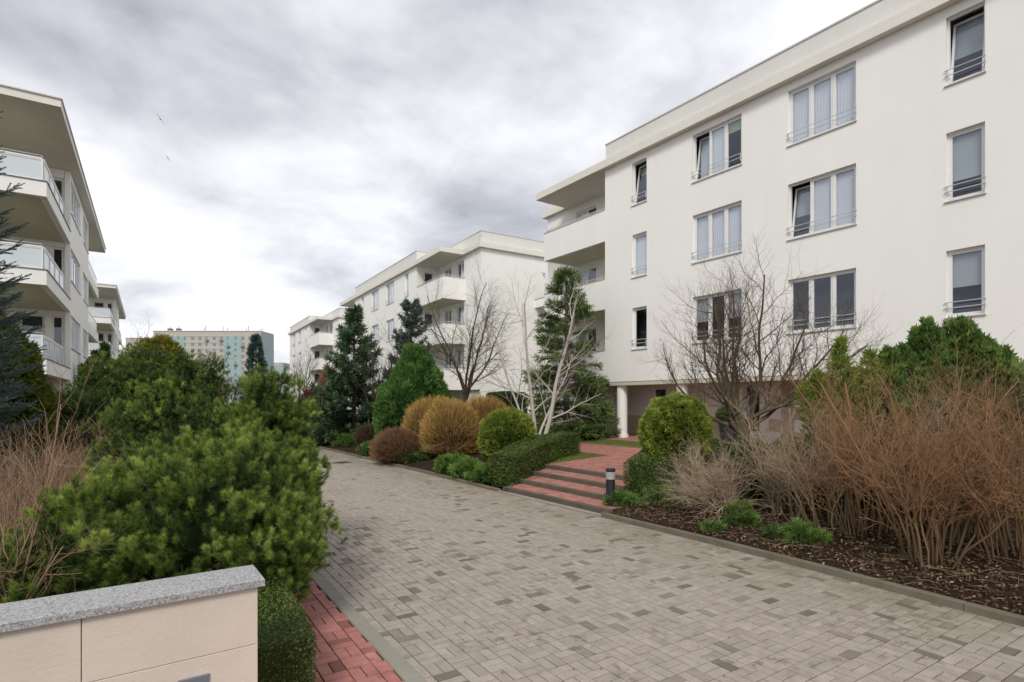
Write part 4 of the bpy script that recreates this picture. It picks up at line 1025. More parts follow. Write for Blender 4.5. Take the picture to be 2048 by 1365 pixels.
mugo('mountain_pine', 'low spreading mountain pine under the left building balconies', [wl(150, 11.5, 1.15, 1.3, 1.0, 1.15), wl(70, 11.0, 1.0, 1.0, 0.9, 1.0), wl(200, 11.0, 1.2, 0.9, 0.9, 1.25), wl(110, 11.2, 1.8, 0.5, 0.5, 0.6)], 107, 17, 6, 0.06, 30, 0.0085, tone0=0.36)
mugo('mountain_pine', 'small dark mountain pine at the picture edge behind the granite cap', [wl(20, 4.7, 0.35, 0.5, 0.45, 0.62), wl(120, 4.75, 0.3, 0.5, 0.45, 0.55)], 108, 30, 6, 0.046, 60, 0.0038, tone0=0.40)

# ------------------------------------------------------------------ clipped and leafy shrubs
def leafy(name, label, cat, lobes, seed, dens, ln, w, mat, tone0=0.5, lump=0.03, zmin=0.0, kind='leaf', n=4, group=None, base=None, core_s=0.88, k=5, upm=0.4, depth=0.12, fan=0.6, btone=0.12):
    g = np.random.default_rng(seed); base = base or (lobes[0][0], lobes[0][1]); bz = gz(*base)
    root = empty(name, (base[0], base[1], bz), label=label, cat=cat, group=group)
    L = [(l[0]-base[0], l[1]-base[1], l[2]-bz, *l[3:]) for l in lobes]
    P, N, B = surf(g, L, dens, lump, k, depth, zmin)
    tn = np.clip(tone0 + btone * B + g.normal(size=len(P)) * 0.06, 0.02, 0.98)
    if kind == 'leaf': T, t2 = leaves(g, P, N, ln, w, tn)
    else: T, t2 = sprays(g, P, unit(N + np.array([0, 0, upm]) + g.normal(size=N.shape) * 0.25), n, ln, w, tn, fan)
    foliage_part(root, T, t2, mat)
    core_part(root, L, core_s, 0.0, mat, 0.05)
    tb = Tubes(); 
    for i in range(7):
        Pp, _ = path(g, (g.normal()*0.06, g.normal()*0.06, -0.05), (g.normal()*0.4, g.normal()*0.4, 1), min(0.6, L[0][5] * 1.2), 4, 0.1, 0.0); tb.add(Pp, 0.025, 0.012, 5)
    link('stems', tb.mesh('stems', BARK), root)
    return root
def boxhedge(label, pts, width, height, seed, mat=BOX, ln=0.028, w=0.018, dens=3200, tone0=0.45, name='box_hedge', round_=0.10, dens_core=0.06):
    """clipped hedge following a polyline of (x, y, z) ground points"""
    g = np.random.default_rng(seed); root = empty(name, pts[0], label=label, cat='hedge')
    PT = np.array(pts, float); seg = np.diff(PT, axis=0); Ls = np.linalg.norm(seg[:, :2], axis=1); tot = Ls.sum()
    area = tot * (2 * height + width) + 2 * width * height; n = int(area * dens)
    s = g.uniform(-width * 0.5 * 0, tot, n); c = np.concatenate([[0], np.cumsum(Ls)])
    idx = np.clip(np.searchsorted(c, s, side='right') - 1, 0, len(Ls) - 1); f = (s - c[idx]) / Ls[idx]
    P = PT[idx] + seg[idx] * f[:, None]; tdir = seg[idx] / Ls[idx][:, None]; nrm = np.stack([tdir[:, 1], -tdir[:, 0], np.zeros(n)], 1)
    which = g.random(n); pt = width / (width + 2 * height)
    endp = width * 2 * height / area
    u = g.uniform(-0.5, 0.5, n); v = g.random(n)
    lat = np.where(which < pt, u, np.sign(g.random(n) - 0.5) * 0.5); hgt = np.where(which < pt, 1.0, v)
    Nn = np.where((which < pt)[:, None], np.array([0, 0, 1.]), nrm * np.sign(lat)[:, None])
    ends = g.random(n) < endp
    e1 = g.random(n) < 0.5
    P = np.where((ends & e1)[:, None], PT[0], np.where((ends & ~e1)[:, None], PT[-1], P))
    t0 = unit(seg[0]); t1 = unit(seg[-1]); lat = np.where(ends, u, lat); hgt = np.where(ends, v, hgt)
    Nn = np.where((ends & e1)[:, None], -t0, np.where((ends & ~e1)[:, None], t1, Nn))
    wob = Lump(g, 2.2); X = P + nrm * (lat * width)[:, None]; X[:, 2] += hgt * height
    cornr = np.where((np.abs(lat) > 0.42) & (hgt > 0.88), -round_ * 0.4, 0)
    X = X + Nn * (0.022 * wob(X) - 0.05 * g.random(n) ** 2)[:, None]; X[:, 2] += cornr * height
    tn = np.clip(tone0 + 0.07 * Lump(g, 4)(X) + np.where(Nn[:, 2] > 0.5, 0.12, 0) * 0 + np.where(g.random(n) < 0.03, 0.5, 0), 0, 1)
    T, t2 = leaves(g, X, Nn, ln, w, tn, 0.9); T = T - np.array(pts[0])
    foliage_part(root, T, t2, mat)
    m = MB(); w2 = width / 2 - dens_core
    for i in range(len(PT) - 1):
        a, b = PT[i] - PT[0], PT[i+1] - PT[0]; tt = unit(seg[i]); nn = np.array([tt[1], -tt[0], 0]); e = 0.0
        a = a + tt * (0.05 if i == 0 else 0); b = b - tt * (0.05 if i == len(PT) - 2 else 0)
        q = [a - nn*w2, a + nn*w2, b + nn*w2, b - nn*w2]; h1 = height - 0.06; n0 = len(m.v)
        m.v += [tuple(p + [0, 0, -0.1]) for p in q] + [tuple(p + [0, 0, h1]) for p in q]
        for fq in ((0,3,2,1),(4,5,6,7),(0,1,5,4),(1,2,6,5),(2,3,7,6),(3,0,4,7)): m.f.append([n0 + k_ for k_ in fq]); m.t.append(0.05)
    m.build('shade_core', mat, root, kind='stuff')  # solid hedge core in the darkest leaf tone, painted as inner shade
    return root
boxhedge('clipped dark green box hedge climbing along the left side of the steps', [(7.78, 11.45, 0.10), (9.2, 12.25, 0.33), (10.4, 12.9, 0.42), (11.6, 13.35, 0.48)], 0.80, 0.72, 201, dens=1700, ln=0.045, w=0.03, tone0=0.5)
boxhedge('clipped box hedge just behind the bollard light on the right of the steps', [(8.35, 7.25, 0.14), (9.1, 7.5, 0.31), (10.0, 7.95, 0.42)], 1.05, 0.84, 202, dens=1900, ln=0.04, w=0.026, tone0=0.55)
boxhedge('knee-high box hedge beside the red footpath at the end of the low wall', [(0.80, 3.95, 0), (0.95, 5.9, 0)], 0.62, 0.56, 203, dens=5200, ln=0.022, w=0.014, tone0=0.5)
boxhedge('tall dark clipped hedge beside the middle white building', [(14.9, 22.5, 0.6), (17.2, 24.0, 0.6)], 1.2, 2.0, 204, mat=YEWM, dens=420, ln=0.10, w=0.05, tone0=0.45, name='yew_hedge')
def ball(px, z, zc, r, rz): x, y = at(px, z); return (x, y, zc, r, r, rz)
leafy('globe_thuja', 'round yellow-green thuja globe between orange shrub and box hedge', 'shrub', [ball(1015, 16.3, 1.08, 0.80, 0.80)], 211, 620, 0.12, 0.026, GOLD, 0.52, 0.035, 0.0, 'spray', 5, upm=0.5, k=9)
leafy('globe_thuja', 'egg-shaped yellow-green thuja in front of the second white column', 'shrub', [ball(1352, 11.5, 1.50, 0.68, 0.74), ball(1348, 11.5, 1.0, 0.60, 0.6)], 212, 900, 0.10, 0.020, GOLD, 0.55, 0.04, 0.0, 'spray', 5, upm=0.5, k=9)
leafy('bushy_cypress', 'broad cone-shaped bright green cypress before the middle building', 'conifer', [ball(830, 23, 1.45, 1.26, 1.5), ball(832, 23, 2.45, 1.0, 1.25), ball(832, 23, 3.2, 0.62, 1.1), ball(800, 22.5, 1.5, 0.9, 1.5), ball(862, 23, 1.6, 0.85, 1.3)], 213, 260, 0.28, 0.055, CYPR, 0.42, 0.07, 0.0, 'spray', 5, upm=1.6, k=6, fan=0.35, btone=0.16)
jl = [(1800, 9.8, 2.2, .55, .55), (1850, 9.9, 2.35, .50, .7), (1858, 9.9, 2.95, .20, .58), (1838, 9.9, 2.85, .16, .5), (1930, 9.9, 2.5, .50, .7), (1918, 9.9, 3.0, .22, .55), (1940, 9.8, 2.9, .22, .5), (1965, 9.8, 2.7, .20, .5), (1985, 9.8, 2.2, .50, .6), (1998, 9.8, 2.6, .18, .45), (1775, 9.6, 2.0, .42, .6), (1778, 9.7, 2.6, .16, .42), (1805, 9.8, 2.65, .18, .42), (1950, 9.6, 1.6, .9, 1.0), (1830, 9.6, 1.5, 1.0, .9), (2018, 9.5, 2.1, .3, .6), (2040, 9.5, 1.9, .25, .6), (1890, 9.8, 2.45, .22, .55)]
leafy('juniper', 'large bushy dark green juniper rising above the russet thicket', 'conifer', [(*at(p, z), zc, r, r, rz) for (p, z, zc, r, rz) in jl], 214, 380, 0.13, 0.030, JUNI, 0.42, 0.12, 0.2, 'spray', 5, upm=1.5, k=7, fan=0.4, depth=0.2, btone=0.16)
def plumes(name, label, cat, x, y, seed, tips, mat, ln, w, tone0=0.5, dens=26, bz=None):
    """loose conifer of feathery plumes, each from the base to a tip (dx, dy, z, r)"""
    g = np.random.default_rng(seed); bz = gz(x, y) if bz is None else bz
    root = empty(name, (x, y, bz), label=label, cat=cat); TT = []; tt = []; tb = Tubes()
    for (dx, dy, zt, r) in tips:
        n = int(zt * dens * 3); f = g.random(n) ** 0.7; ax = np.stack([dx * f ** 1.5, dy * f ** 1.5, zt * f], 1)
        rad = r * np.sin(PI * np.clip(f, 0.05, 1) ** 0.9) + 0.02; a = g.random(n) * 2 * PI; rr = rad * np.sqrt(g.random(n))
        P = ax + np.stack([np.cos(a) * rr, np.sin(a) * rr, np.zeros(n)], 1)
        D = unit(np.stack([np.cos(a) * 0.55 + dx * 0.3, np.sin(a) * 0.55 + dy * 0.3, np.full(n, 1.0)], 1))
        T, t2 = sprays(g, P, D, 5, ln, w, np.clip(tone0 + 0.1 * (f - 0.4) + g.normal(size=n) * 0.1, 0, 1), 0.5); TT.append(T); tt.append(t2)
        ff = np.linspace(0, 1, 6)[:, None]; tb.add(np.concatenate([dx * ff ** 1.5, dy * ff ** 1.5, zt * ff], 1), 0.03, 0.006, 4)
    foliage_part(root, np.concatenate(TT), np.concatenate(tt), mat); link('stems', tb.mesh('stems', BARKG), root)
    return root
gx, gy = at(1680, 9.6)
plumes('golden_thuja', 'feathery golden green thuja left of the big juniper', 'conifer', gx, gy, 215,
       [(0, 0, 2.75, .32), (-.35, .2, 2.2, .3), (.45, -.3, 2.55, .26), (-.6, .35, 1.9, .3), (.25, -.1, 2.2, .3), (.62, -.42, 2.3, .2), (-.2, .5, 2.0, .3), (.1, -.5, 2.0, .3)], GOLD, 0.16, 0.022, 0.42, 60)
x, y = at(315, 17)
leafy('bronze_thuja', 'bronze-green thuja just behind the highest pine top', 'conifer', [(x, y, 2.2, 1.0, 1.0, 1.75), (x - .7, y + .4, 1.9, .9, .9, 1.5), (x + .65, y - .3, 1.8, .8, .8, 1.4)], 216, 200, 0.22, 0.04, DKGOLD, 0.5, 0.08, 0.0, 'spray', 4, upm=1.2)
for i, (px, z, top, lb) in enumerate(((205, 27, 4.9, 'narrow grey-green juniper nearest the left building corner'), (243, 30, 4.6, 'short narrow juniper right of the one at the building corner'), (180, 25, 4.0, 'dark juniper tucked under the left building overhang'))):
    x, y = at(px, z); plumes('columnar_juniper', lb, 'conifer', x, y, 220 + i, [(g_ * 0.25, h_ * 0.25, top * (0.75 + 0.08 * k_), .38) for k_, (g_, h_) in enumerate([(0, 0), (1, 0.4), (-1, 0.3), (0.4, -1)])], YEWM, 0.3, 0.05, 0.5, 40, 0)
x, y = at(-10, 9.5)
leafy('dark_thuja', 'dark yellowish thuja behind the spruce at the left picture edge', 'conifer', [(x, y, 1.6, .75, .75, 1.9)], 226, 420, 0.13, 0.03, DKGOLD, 0.3, 0.06, 0.0, 'spray', 5, upm=1.2)
# dark evergreen masses behind the bare thicket
for i, (px, z, zc, r, rz, lb) in enumerate(((1835, 8.9, 0.75, 0.6, 0.6, 'low dark yew behind the russet shrub nearest the kerb'), (1950, 8.9, 0.75, 0.6, 0.6, 'low dark yew at the right end behind the thicket'), (1520, 10.4, 0.85, 0.62, 0.55, 'dark yew behind the pale bare shrub'), (1610, 9.9, 0.85, 0.75, 0.6, 'low dark yew behind the first thicket stems'), (1715, 9.5, 0.8, 0.7, 0.6, 'low dark yew deep behind the middle of the thicket'), (1430, 11.3, 0.85, .5, .45, 'small yew between thuja globe and pale bare shrub'))):
    leafy('yew_bush', lb, 'shrub', [ball(px, z, zc, r, rz)], 230 + i, 520, 0.08, 0.02, YEWM, 0.35, 0.12, 0.0, 'spray', 5, upm=0.3, core_s=0.8)
x, y = at(650, 30); leafy('yew_bush', 'round clipped dark yew at the far right bend of the road', 'shrub', [(x, y, 0.85, 1.15, 1.15, 1.05)], 236, 160, 0.14, 0.05, YEWM, 0.42, 0.05, 0)
x, y = at(1165, 22.2); leafy('yew_bush', 'spreading dark yew at the foot of the tall hemlock', 'shrub', [(x, y, 0.85, 1.0, 0.8, 0.42), (x - .9, y + .3, 0.8, .7, .7, .35)], 237, 260, 0.14, 0.035, YEWM, 0.35, 0.12, 0, 'spray', 5)

# creeping junipers
gj = 'creeping junipers along the right kerb'
cj = [(1240, 10.9, .36, .15, 'creeping juniper at the foot of the bollard light'), (1322, 10.6, .42, .24, 'creeping juniper between bollard and pale bare shrub'),
      (1478, 8.9, .26, .26, 'bright creeping juniper in front of the pale bare shrub'), (1425, 8.75, .16, .10, 'tiny juniper sprig near the kerb below the pale bare shrub'),
      (1605, 7.9, .30, .18, 'bright creeping juniper below the first thicket stems'), (1548, 8.2, .2, .09, 'brownish thin creeping juniper between two brighter ones'),
      (945, 14.2, .5, .24, 'creeping juniper against the near end of the left box hedge'), (905, 15.0, .5, .28, 'bright creeping juniper below the front orange shrub'),
      (862, 15.8, .5, .30, 'wide creeping juniper between orange and brown shrubs'), (800, 18.5, .6, .28, 'greyish creeping juniper in front of the brown shrub'),
      (745, 21.5, .7, .34, 'creeping juniper left of the brown shrub'), (700, 25.0, .8, .36, 'farthest creeping juniper under the big dark spruce'), (668, 29, .9, .4, 'creeping juniper at the far bend')]
for i, (px, z, r, h, lb) in enumerate(cj):
    x, y = at(px, z); x = max(x, kerb_x(y) + 0.1 + r * 0.75)
    leafy('creeping_juniper', lb, 'shrub', [(x, y, gz(x, y) + h * 0.3, r * .75, r * .75, h * .9), (x + r * .5, y + r * .45, gz(x, y) + h * .25, r * .5, r * .5, h * .7), (x + r*.1, y - r * .6, gz(x, y) + h * .2, r * .45, r * .45, h * .5)], 240 + i, 420 if z < 12 else 230, 0.11 if z < 12 else 0.16, 0.012 if z < 12 else 0.03, JUNI if i not in (5, 9, 12) else YEWM, 0.55 if i in (0, 1, 2, 4, 7, 8) else 0.42, 0.22, 0.0, 'spray', 5, upm=0.35, core_s=0.25 if z < 12 else 0.6, depth=0.35, group=gj)

# ------------------------------------------------------------------ conifers with whorled branches
def spruce(name, label, x, y, H, Rb, seed, mat, whorl=0.28, nb=11, spr=0.26, w=0.035, droop=-0.18, tipup=0.35, zs=0.25, tw=0.17, tone0=0.5, per=3, bz=None, gap=0.0, power=0.85, cat='conifer', rr=0.0):
    g = np.random.default_rng(seed); bz = gz(x, y) if bz is None else bz
    root = empty(name, (x, y, bz), label=label, cat=cat)
    tr = Tubes(); Pt = np.array([[0, 0, -0.1], [0, 0, H * .3], [0.01, 0, H * .6], [0, 0.01, H * .85], [0, 0, H]]); tr.add(Pt, 0.022 * H, 0.008, 8)
    BP = []; BD = []; BT = []
    z = zs
    while z < H - 0.05:
        f = (z - zs) / (H - zs); R0 = Rb * (1 - f) ** power + 0.06
        for k in range(max(4, int(nb * (1 - 0.45 * f)))):
            if g.random() < gap: continue
            a = g.random() * 2 * PI; L = R0 * g.uniform(0.72, 1.1); zz_ = z + g.uniform(-0.28, 0.28) * whorl
            n = 6; s = np.linspace(0, 1, n); el_ = droop + (0.75 * f ** 1.5)
            px = np.cos(a) * s * L; py = np.sin(a) * s * L; pz = zz_ + L * (el_ * s + tipup * s ** 3)
            P = np.stack([px, py, pz], 1); tr.add(P, 0.012 + 0.006 * L, 0.004, 4, 0.3, 0.6)
            ns = max(3, int(L / tw)); 
            for j in range(ns):
                u = 0.18 + 0.82 * (j + 0.5) / ns; i0 = min(int(u * (n - 1)), n - 2); q = P[i0] + (P[i0+1] - P[i0]) * (u * (n-1) - i0)
                d = unit(P[i0+1] - P[i0]); sd_ = unit(np.cross(d, [0, 0, 1]))
                tl = spr * (0.55 + 0.8 * (1 - abs(u - 0.55)))
                for s_ in (-1, 1, 0) if per >= 3 else (-1, 1):
                    dd_ = unit(d * (0.9 if s_ else 1.6) + sd_ * s_ * 0.95 + np.array([0, 0, -0.12 + g.normal() * 0.12]) + g.normal(size=3) * 0.12)
                    BP.append(q); BD.append(dd_ * tl); BT.append(tone0 + g.normal() * 0.1 + (u - 0.5) * 0.16)
        z += whorl
    BP = np.array(BP); BD = np.array(BD); BT = np.clip(np.array(BT), 0, 1)
    return root, tr, BP, BD, BT, g
def spruce_far(*a, fan=5, ww=0.035, **k):
    root, tr, P, D, t, g = spruce(*a, **k); L = np.linalg.norm(D, axis=1)
    T, t2 = sprays(g, P, D, fan, float(L.mean()) * 1.05, ww, t, 0.55)
    # extra side twigs along each spray
    q = P + D * 0.5; T2, t3 = sprays(g, q, D, 3, float(L.mean()) * 0.7, ww * 0.9, t, 0.8)
    link('trunk', tr.mesh('trunk', BARK), root); foliage_part(root, np.concatenate([T, T2]), np.concatenate([t2, t3]), a[7], 'needles')
    return root
x, y = at(708, 27); spruce_far('spruce', 'tall dark green spruce with layered branches, left of the bushy cypress', x, y, up(622, 27) - gz(x, y), 2.45, 301, SPRUCE, whorl=0.40, nb=13, spr=0.36, ww=0.055, zs=0.12, gap=0.16, tw=0.16, tipup=0.24, tone0=0.6, power=0.95)
x, y = at(822, 29); spruce_far('fir', 'dark blue-green fir rising behind the bushy cypress', x, y, up(604, 29) - gz(x, y), 1.35, 302, BLUESP, whorl=0.30, nb=11, spr=0.28, ww=0.055, zs=1.5, gap=0.12, tw=0.18, tone0=0.34, tipup=0.3, power=0.6)
x, y = at(512, 60); spruce_far('spruce', 'blue spruce standing alone before the far towers', x, y, up(670, 60), 1.9, 303, BLUESP, whorl=0.42, nb=9, spr=0.42, ww=0.10, zs=0.5, gap=0.1, tw=0.34, tone0=0.45, tipup=0.4, bz=0)
x, y = at(1133, 22.6); spruce_far('hemlock', 'loose green hemlock in front of the near building loggia', x, y, up(545, 22.6) - gz(x, y), 1.85, 304, YEWM, whorl=0.27, nb=10, spr=0.30, ww=0.036, zs=0.4, gap=0.26, tw=0.15, tone0=0.68, droop=0.05, tipup=-0.12, power=0.62)
# near blue spruce, its trunk just outside the frame: real needles on every twig
x, y = at(-92, 7.6)
root, tr, P, D, t_, g = spruce('spruce', 'blue-green spruce whose branch tips reach in from the left edge', x, y, 6.3, 0.92, 305, BLUESP, whorl=0.24, nb=14, spr=0.15, zs=0.5, tw=0.075, tone0=0.55, droop=-0.08, tipup=0.22, bz=0, power=0.42)
yaw_out = np.array([CS, -SN, 0]); keep = (P[:, :2] @ yaw_out[:2]) > -9
P, D, t_ = P[keep], D[keep], t_[keep]
T, t2 = needles(g, P, D, 64, 0.026, 0.0075, t_, (45, 80))
link('trunk', tr.mesh('trunk', BARK), root); foliage_part(root, T, t2, BLUESP, 'needles')
q = Tubes()
for a_, b_ in zip(P, D): q.add(np.stack([a_, a_ + b_ * .5, a_ + b_]), 0.004, 0.002, 3)
link('twigs', q.mesh('twigs', BARK), root, kind='stuff')

# ------------------------------------------------------------------ bare trees
def bare_tree(name, label, x, y, seed, L, r, Sp, mat, stems, cat='tree', bz=None, extra=None):
    g = np.random.default_rng(seed); bz = gz(x, y) if bz is None else bz
    root = empty(name, (x, y, bz), label=label, cat=cat); T1 = Tubes()
    for (d, l, rr, p) in stems: grow(T1, g, p, d, l, rr, 0, Sp)
    if extra: extra(T1, g)
    # thick wood and fine twigs as two parts
    A = Tubes(); B_ = Tubes()
    for kk, Lx in T1.g.items():
        for it in Lx: (A if it[1] > 0.018 else B_).g.setdefault(kk, []).append(it)
    if A.g: link('trunk', A.mesh('trunk', mat), root)
    if B_.g: link('twigs', B_.mesh('twigs', mat), root, kind='stuff')
    return root
x, y = at(1497, 11.6)
appleS = [dict(seg=5, wob=0.05, taper=0.85, sides=8, t0=0.1, t1=0.1),
          dict(n=10, ang=(10, 76), lo=0.60, lr=(2.0, 2.75), rr=0.44, seg=10, wob=0.14, up=0.11, taper=0.28, sides=6, tipk=0.2),
          dict(n=10, ang=(22, 60), lo=0.20, lr=(0.34, 0.56), rr=0.46, seg=7, wob=0.17, up=0.12, taper=0.3, sides=4),
          dict(n=12, ang=(22, 62), lo=0.12, lr=(0.32, 0.70), rr=0.55, seg=5, wob=0.17, up=0.15, taper=0.35, sides=3),
          dict(n=4, ang=(25, 60), lo=0.2, lr=(0.3, 0.6), rr=0.6, seg=3, wob=0.18, up=0.10, taper=0.5, sides=3)]
bare_tree('apple_tree', 'leafless wide-crowned apple tree with a short stout trunk before the near building', x, y, 405, 0, 0, appleS, BARKG,
          [((0.0, 0.02, 1), 1.35, 0.125, (0, 0, -0.05))])
x, y = at(930, 23.5)
treeS = [dict(seg=6, wob=0.03, taper=0.75, sides=8, t0=0.1, t1=0.1),
         dict(n=6, ang=(8, 34), lo=0.80, lr=(1.9, 2.5), rr=0.60, seg=10, wob=0.09, up=0.03, taper=0.22, sides=6, tipk=0.1),
         dict(n=10, ang=(24, 55), lo=0.15, lr=(0.28, 0.48), rr=0.5, seg=6, wob=0.13, up=0.05, taper=0.3, sides=4),
         dict(n=9, ang=(22, 55), lo=0.15, lr=(0.38, 0.68), rr=0.62, seg=4, wob=0.14, up=0.03, taper=0.4, sides=3),
         dict(n=5, ang=(22, 52), lo=0.3, lr=(0.35, 0.6), rr=0.7, seg=3, wob=0.14, up=0.0, taper=0.5, sides=3)]
bare_tree('bare_tree', 'leafless vase-shaped tree in front of the middle building loggias', x, y, 411, 0, 0, treeS, BARK, [((0.02, 0, 1), 1.98, 0.115, (0, 0, -0.05))])
x, y = at(1072, 18.3)
ux_, uy_ = CS, -SN
whS = [dict(seg=9, wob=0.055, up=0.02, taper=0.3, sides=8, t0=0.0, t1=0.55),
       dict(n=8, ang=(25, 60), lo=0.22, lr=(0.32, 0.52), rr=0.5, seg=7, wob=0.12, up=0.05, taper=0.3, sides=5, t0=0.15, t1=0.8),
       dict(n=6, ang=(25, 55), lo=0.2, lr=(0.35, 0.6), rr=0.55, seg=5, wob=0.14, up=0.05, taper=0.4, sides=4, t0=0.5, t1=0.9),
       dict(n=4, ang=(25, 55), lo=0.2, lr=(0.35, 0.6), rr=0.65, seg=3, wob=0.14, up=0.0, taper=0.5, sides=3, t0=0.8, t1=1.0)]
bare_tree('pale_barked_tree', 'slender leafless tree with several pale stems behind the yellow globe', x, y, 422, 0, 0, whS, BARKW,
          [((-0.10*ux_, -0.10*uy_, 1), 5.0, 0.075, (0, 0, -0.05)), ((0.46*ux_, 0.46*uy_, 1), 5.3, 0.085, (0.05*ux_, 0.05*uy_, -0.05)), ((-0.42*ux_, -0.42*uy_, 1), 4.3, 0.05, (-0.03, 0, -0.05)), ((0.25*ux_ + .2, 0.25*uy_ + .3, 1), 4.0, 0.05, (0, 0.04, -0.05))])
for i, (px, z, H, lb) in enumerate(((768, 25.5, 5.2, 'thin bare sapling between the dark spruce and the fir'), (735, 28, 4.6, 'thin bare sapling behind the dark spruce'), (605, 46, 5.5, 'small bare tree before the farthest white building'), (250, 45, 7.9, 'bare tree top showing above the highest pine'))):
    x, y = at(px, z)
    sp = [dict(seg=6, wob=0.06, taper=0.3, sides=5, up=0.02), dict(n=8, ang=(20, 50), lo=0.2, lr=(0.35, 0.6), rr=0.6, seg=6, wob=0.1, up=0.05, taper=0.3, sides=4), dict(n=7, ang=(22, 50), lo=0.2, lr=(0.35, 0.55), rr=0.65, seg=4, wob=0.12, up=0.05, taper=0.4, sides=3), dict(n=4, ang=(22, 50), lo=0.2, lr=(0.35, 0.55), rr=0.75, seg=3, wob=0.12, taper=0.5, sides=3)]
    bare_tree('bare_sapling' if i < 2 else 'bare_tree', lb, x, y, 430 + i, 0, 0, sp, BARK, [((g_, h_, 1), H * s_, 0.04 + 0.02 * (i > 1), (0, 0, -0.05)) for g_, h_, s_ in ((0, 0, 1), (0.25, 0.1, .85), (-0.2, 0.15, .85), (0.1, -0.25, .8))])
for i, (px, z, H, W_, lb) in enumerate(((470, 95, 8.0, 5, 'wide bare tree left of the blue spruce in the distance'), (452, 120, 10, 6, 'distant bare tree against the teal tower foot'), (500, 110, 9, 5, 'distant bare tree behind the blue spruce'), (560, 100, 9, 5, 'distant bare tree right of the blue spruce'), (420, 105, 14, 5, 'tall thin distant tree before the teal tower'))):
    x, y = at(px, z)
    sp = [dict(seg=4, wob=0.04, taper=0.6, sides=5), dict(n=9, ang=(20, 60), lo=0.25, lr=(0.45, 0.7), rr=0.6, seg=5, wob=0.1, up=0.06, taper=0.35, sides=3), dict(n=8, ang=(20, 50), lo=0.2, lr=(0.4, 0.6), rr=0.7, seg=3, wob=0.12, up=0.04, taper=0.5, sides=3), dict(n=6, ang=(20, 50), lo=0.2, lr=(0.4, 0.6), rr=0.8, seg=2, wob=0.12, taper=0.6, sides=3)]
    bare_tree('bare_tree', lb, x, y, 440 + i, 0, 0, sp, TWBRN, [((0, 0, 1), H * 0.6, 0.16, (0, 0, -0.1))], bz=0)

# ------------------------------------------------------------------ bare shrubs
def twig_ball(name, label, cx, cy, r, h, seed, mat, n=2600, tw=0.007, group=None, squash=1.0):
    """clipped ball of fine upright twigs (dogwood, spiraea)"""
    g = np.random.default_rng(seed); bz = gz(cx, cy); root = empty(name, (cx, cy, bz), label=label, cat='shrub', group=group)
    T = Tubes(); D = rdir(g, n); D[:, 2] = np.abs(D[:, 2]) - 0.55 * (g.random(n) < 0.45); D = unit(D)
    lf = Lump(g, 4.5); rad = 1 + 0.045 * lf(D) - 0.16 * g.random(n) ** 1.3
    cz = h * 0.36; Rr = np.array([r, r * squash, h * 0.64])
    tip = D * Rr * rad[:, None] + [0, 0, cz]; b = D * Rr * (rad * g.uniform(0.55, 0.88, n))[:, None] + [0, 0, cz * 0.85]
    b += g.normal(size=(n, 3)) * 0.05; mid = (tip + b) / 2 + g.normal(size=(n, 3)) * 0.02
    tip2 = tip + np.stack([g.normal(size=n) * 0.035, g.normal(size=n) * 0.035, g.uniform(0, 0.10, n)], 1)
    tip2[:, 2] = np.maximum(tip2[:, 2], 0.03); tq = np.clip(g.normal(0.78, 0.2, n), 0.3, 1)
    for i in range(n): T.add(np.stack([b[i], mid[i], tip2[i]]), tw, tw * 0.5, 3, 0.1, tq[i])
    for i in range(90):
        e = tip[g.integers(n)] * 0.8; s_ = np.array([g.normal() * 0.08, g.normal() * 0.08, -0.03]); T.add(np.stack([s_, s_ * .5 + e * .5 + [0, 0, -0.1], e]), 0.014, 0.006, 4, 0.0, 0.4)
    link('twigs', T.mesh('twigs', mat), root, kind='stuff')
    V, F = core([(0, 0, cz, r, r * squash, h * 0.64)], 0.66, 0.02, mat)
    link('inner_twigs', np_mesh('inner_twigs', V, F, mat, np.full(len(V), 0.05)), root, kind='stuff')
    return root
x, y = at(902, 18.6); twig_ball('dogwood_shrub', 'big clipped orange-twigged shrub, front one of the three', x, y, 1.04, up(796, 18.6) - gz(x, y), 501, TWORA, 5200, 0.008)
x, y = at(972, 19.6); twig_ball('dogwood_shrub', 'orange-twigged shrub behind the yellow globe, right one of the three', x, y, 1.12, up(788, 19.6) - gz(x, y), 502, TWORA, 4600, 0.008)
x, y = at(856, 20.6); twig_ball('dogwood_shrub', 'orange-twigged shrub against the bushy cypress, left one of the three', x, y, 0.98, up(795, 20.6) - gz(x, y), 503, TWORA, 3600, 0.008)
x, y = at(795, 19.0); twig_ball('spiraea_shrub', 'low reddish brown twiggy mound left of the orange shrubs', x, y, 0.98, up(855, 19) - gz(x, y), 504, TWRED, 4200, 0.007)
x, y = at(742, 23.5); twig_ball('spiraea_shrub', 'dull dark brown twiggy mound beneath the dark spruce', x, y, 0.75, up(848, 23.5) - gz(x, y), 505, TWBRN, 2600, 0.008)
x, y = at(630, 36); twig_ball('red_twig_shrub', 'crimson-twigged shrub below the farthest white building', x, y, 1.3, up(772, 36) - gz(x, y), 506, TWCRIM, 3000, 0.014)
x, y = at(660, 40); twig_ball('copper_shrub', 'tall coppery twiggy shrub left of the dark spruce', x, y, 1.1, up(728, 40) - gz(x, y), 507, TWRED, 3000, 0.013)

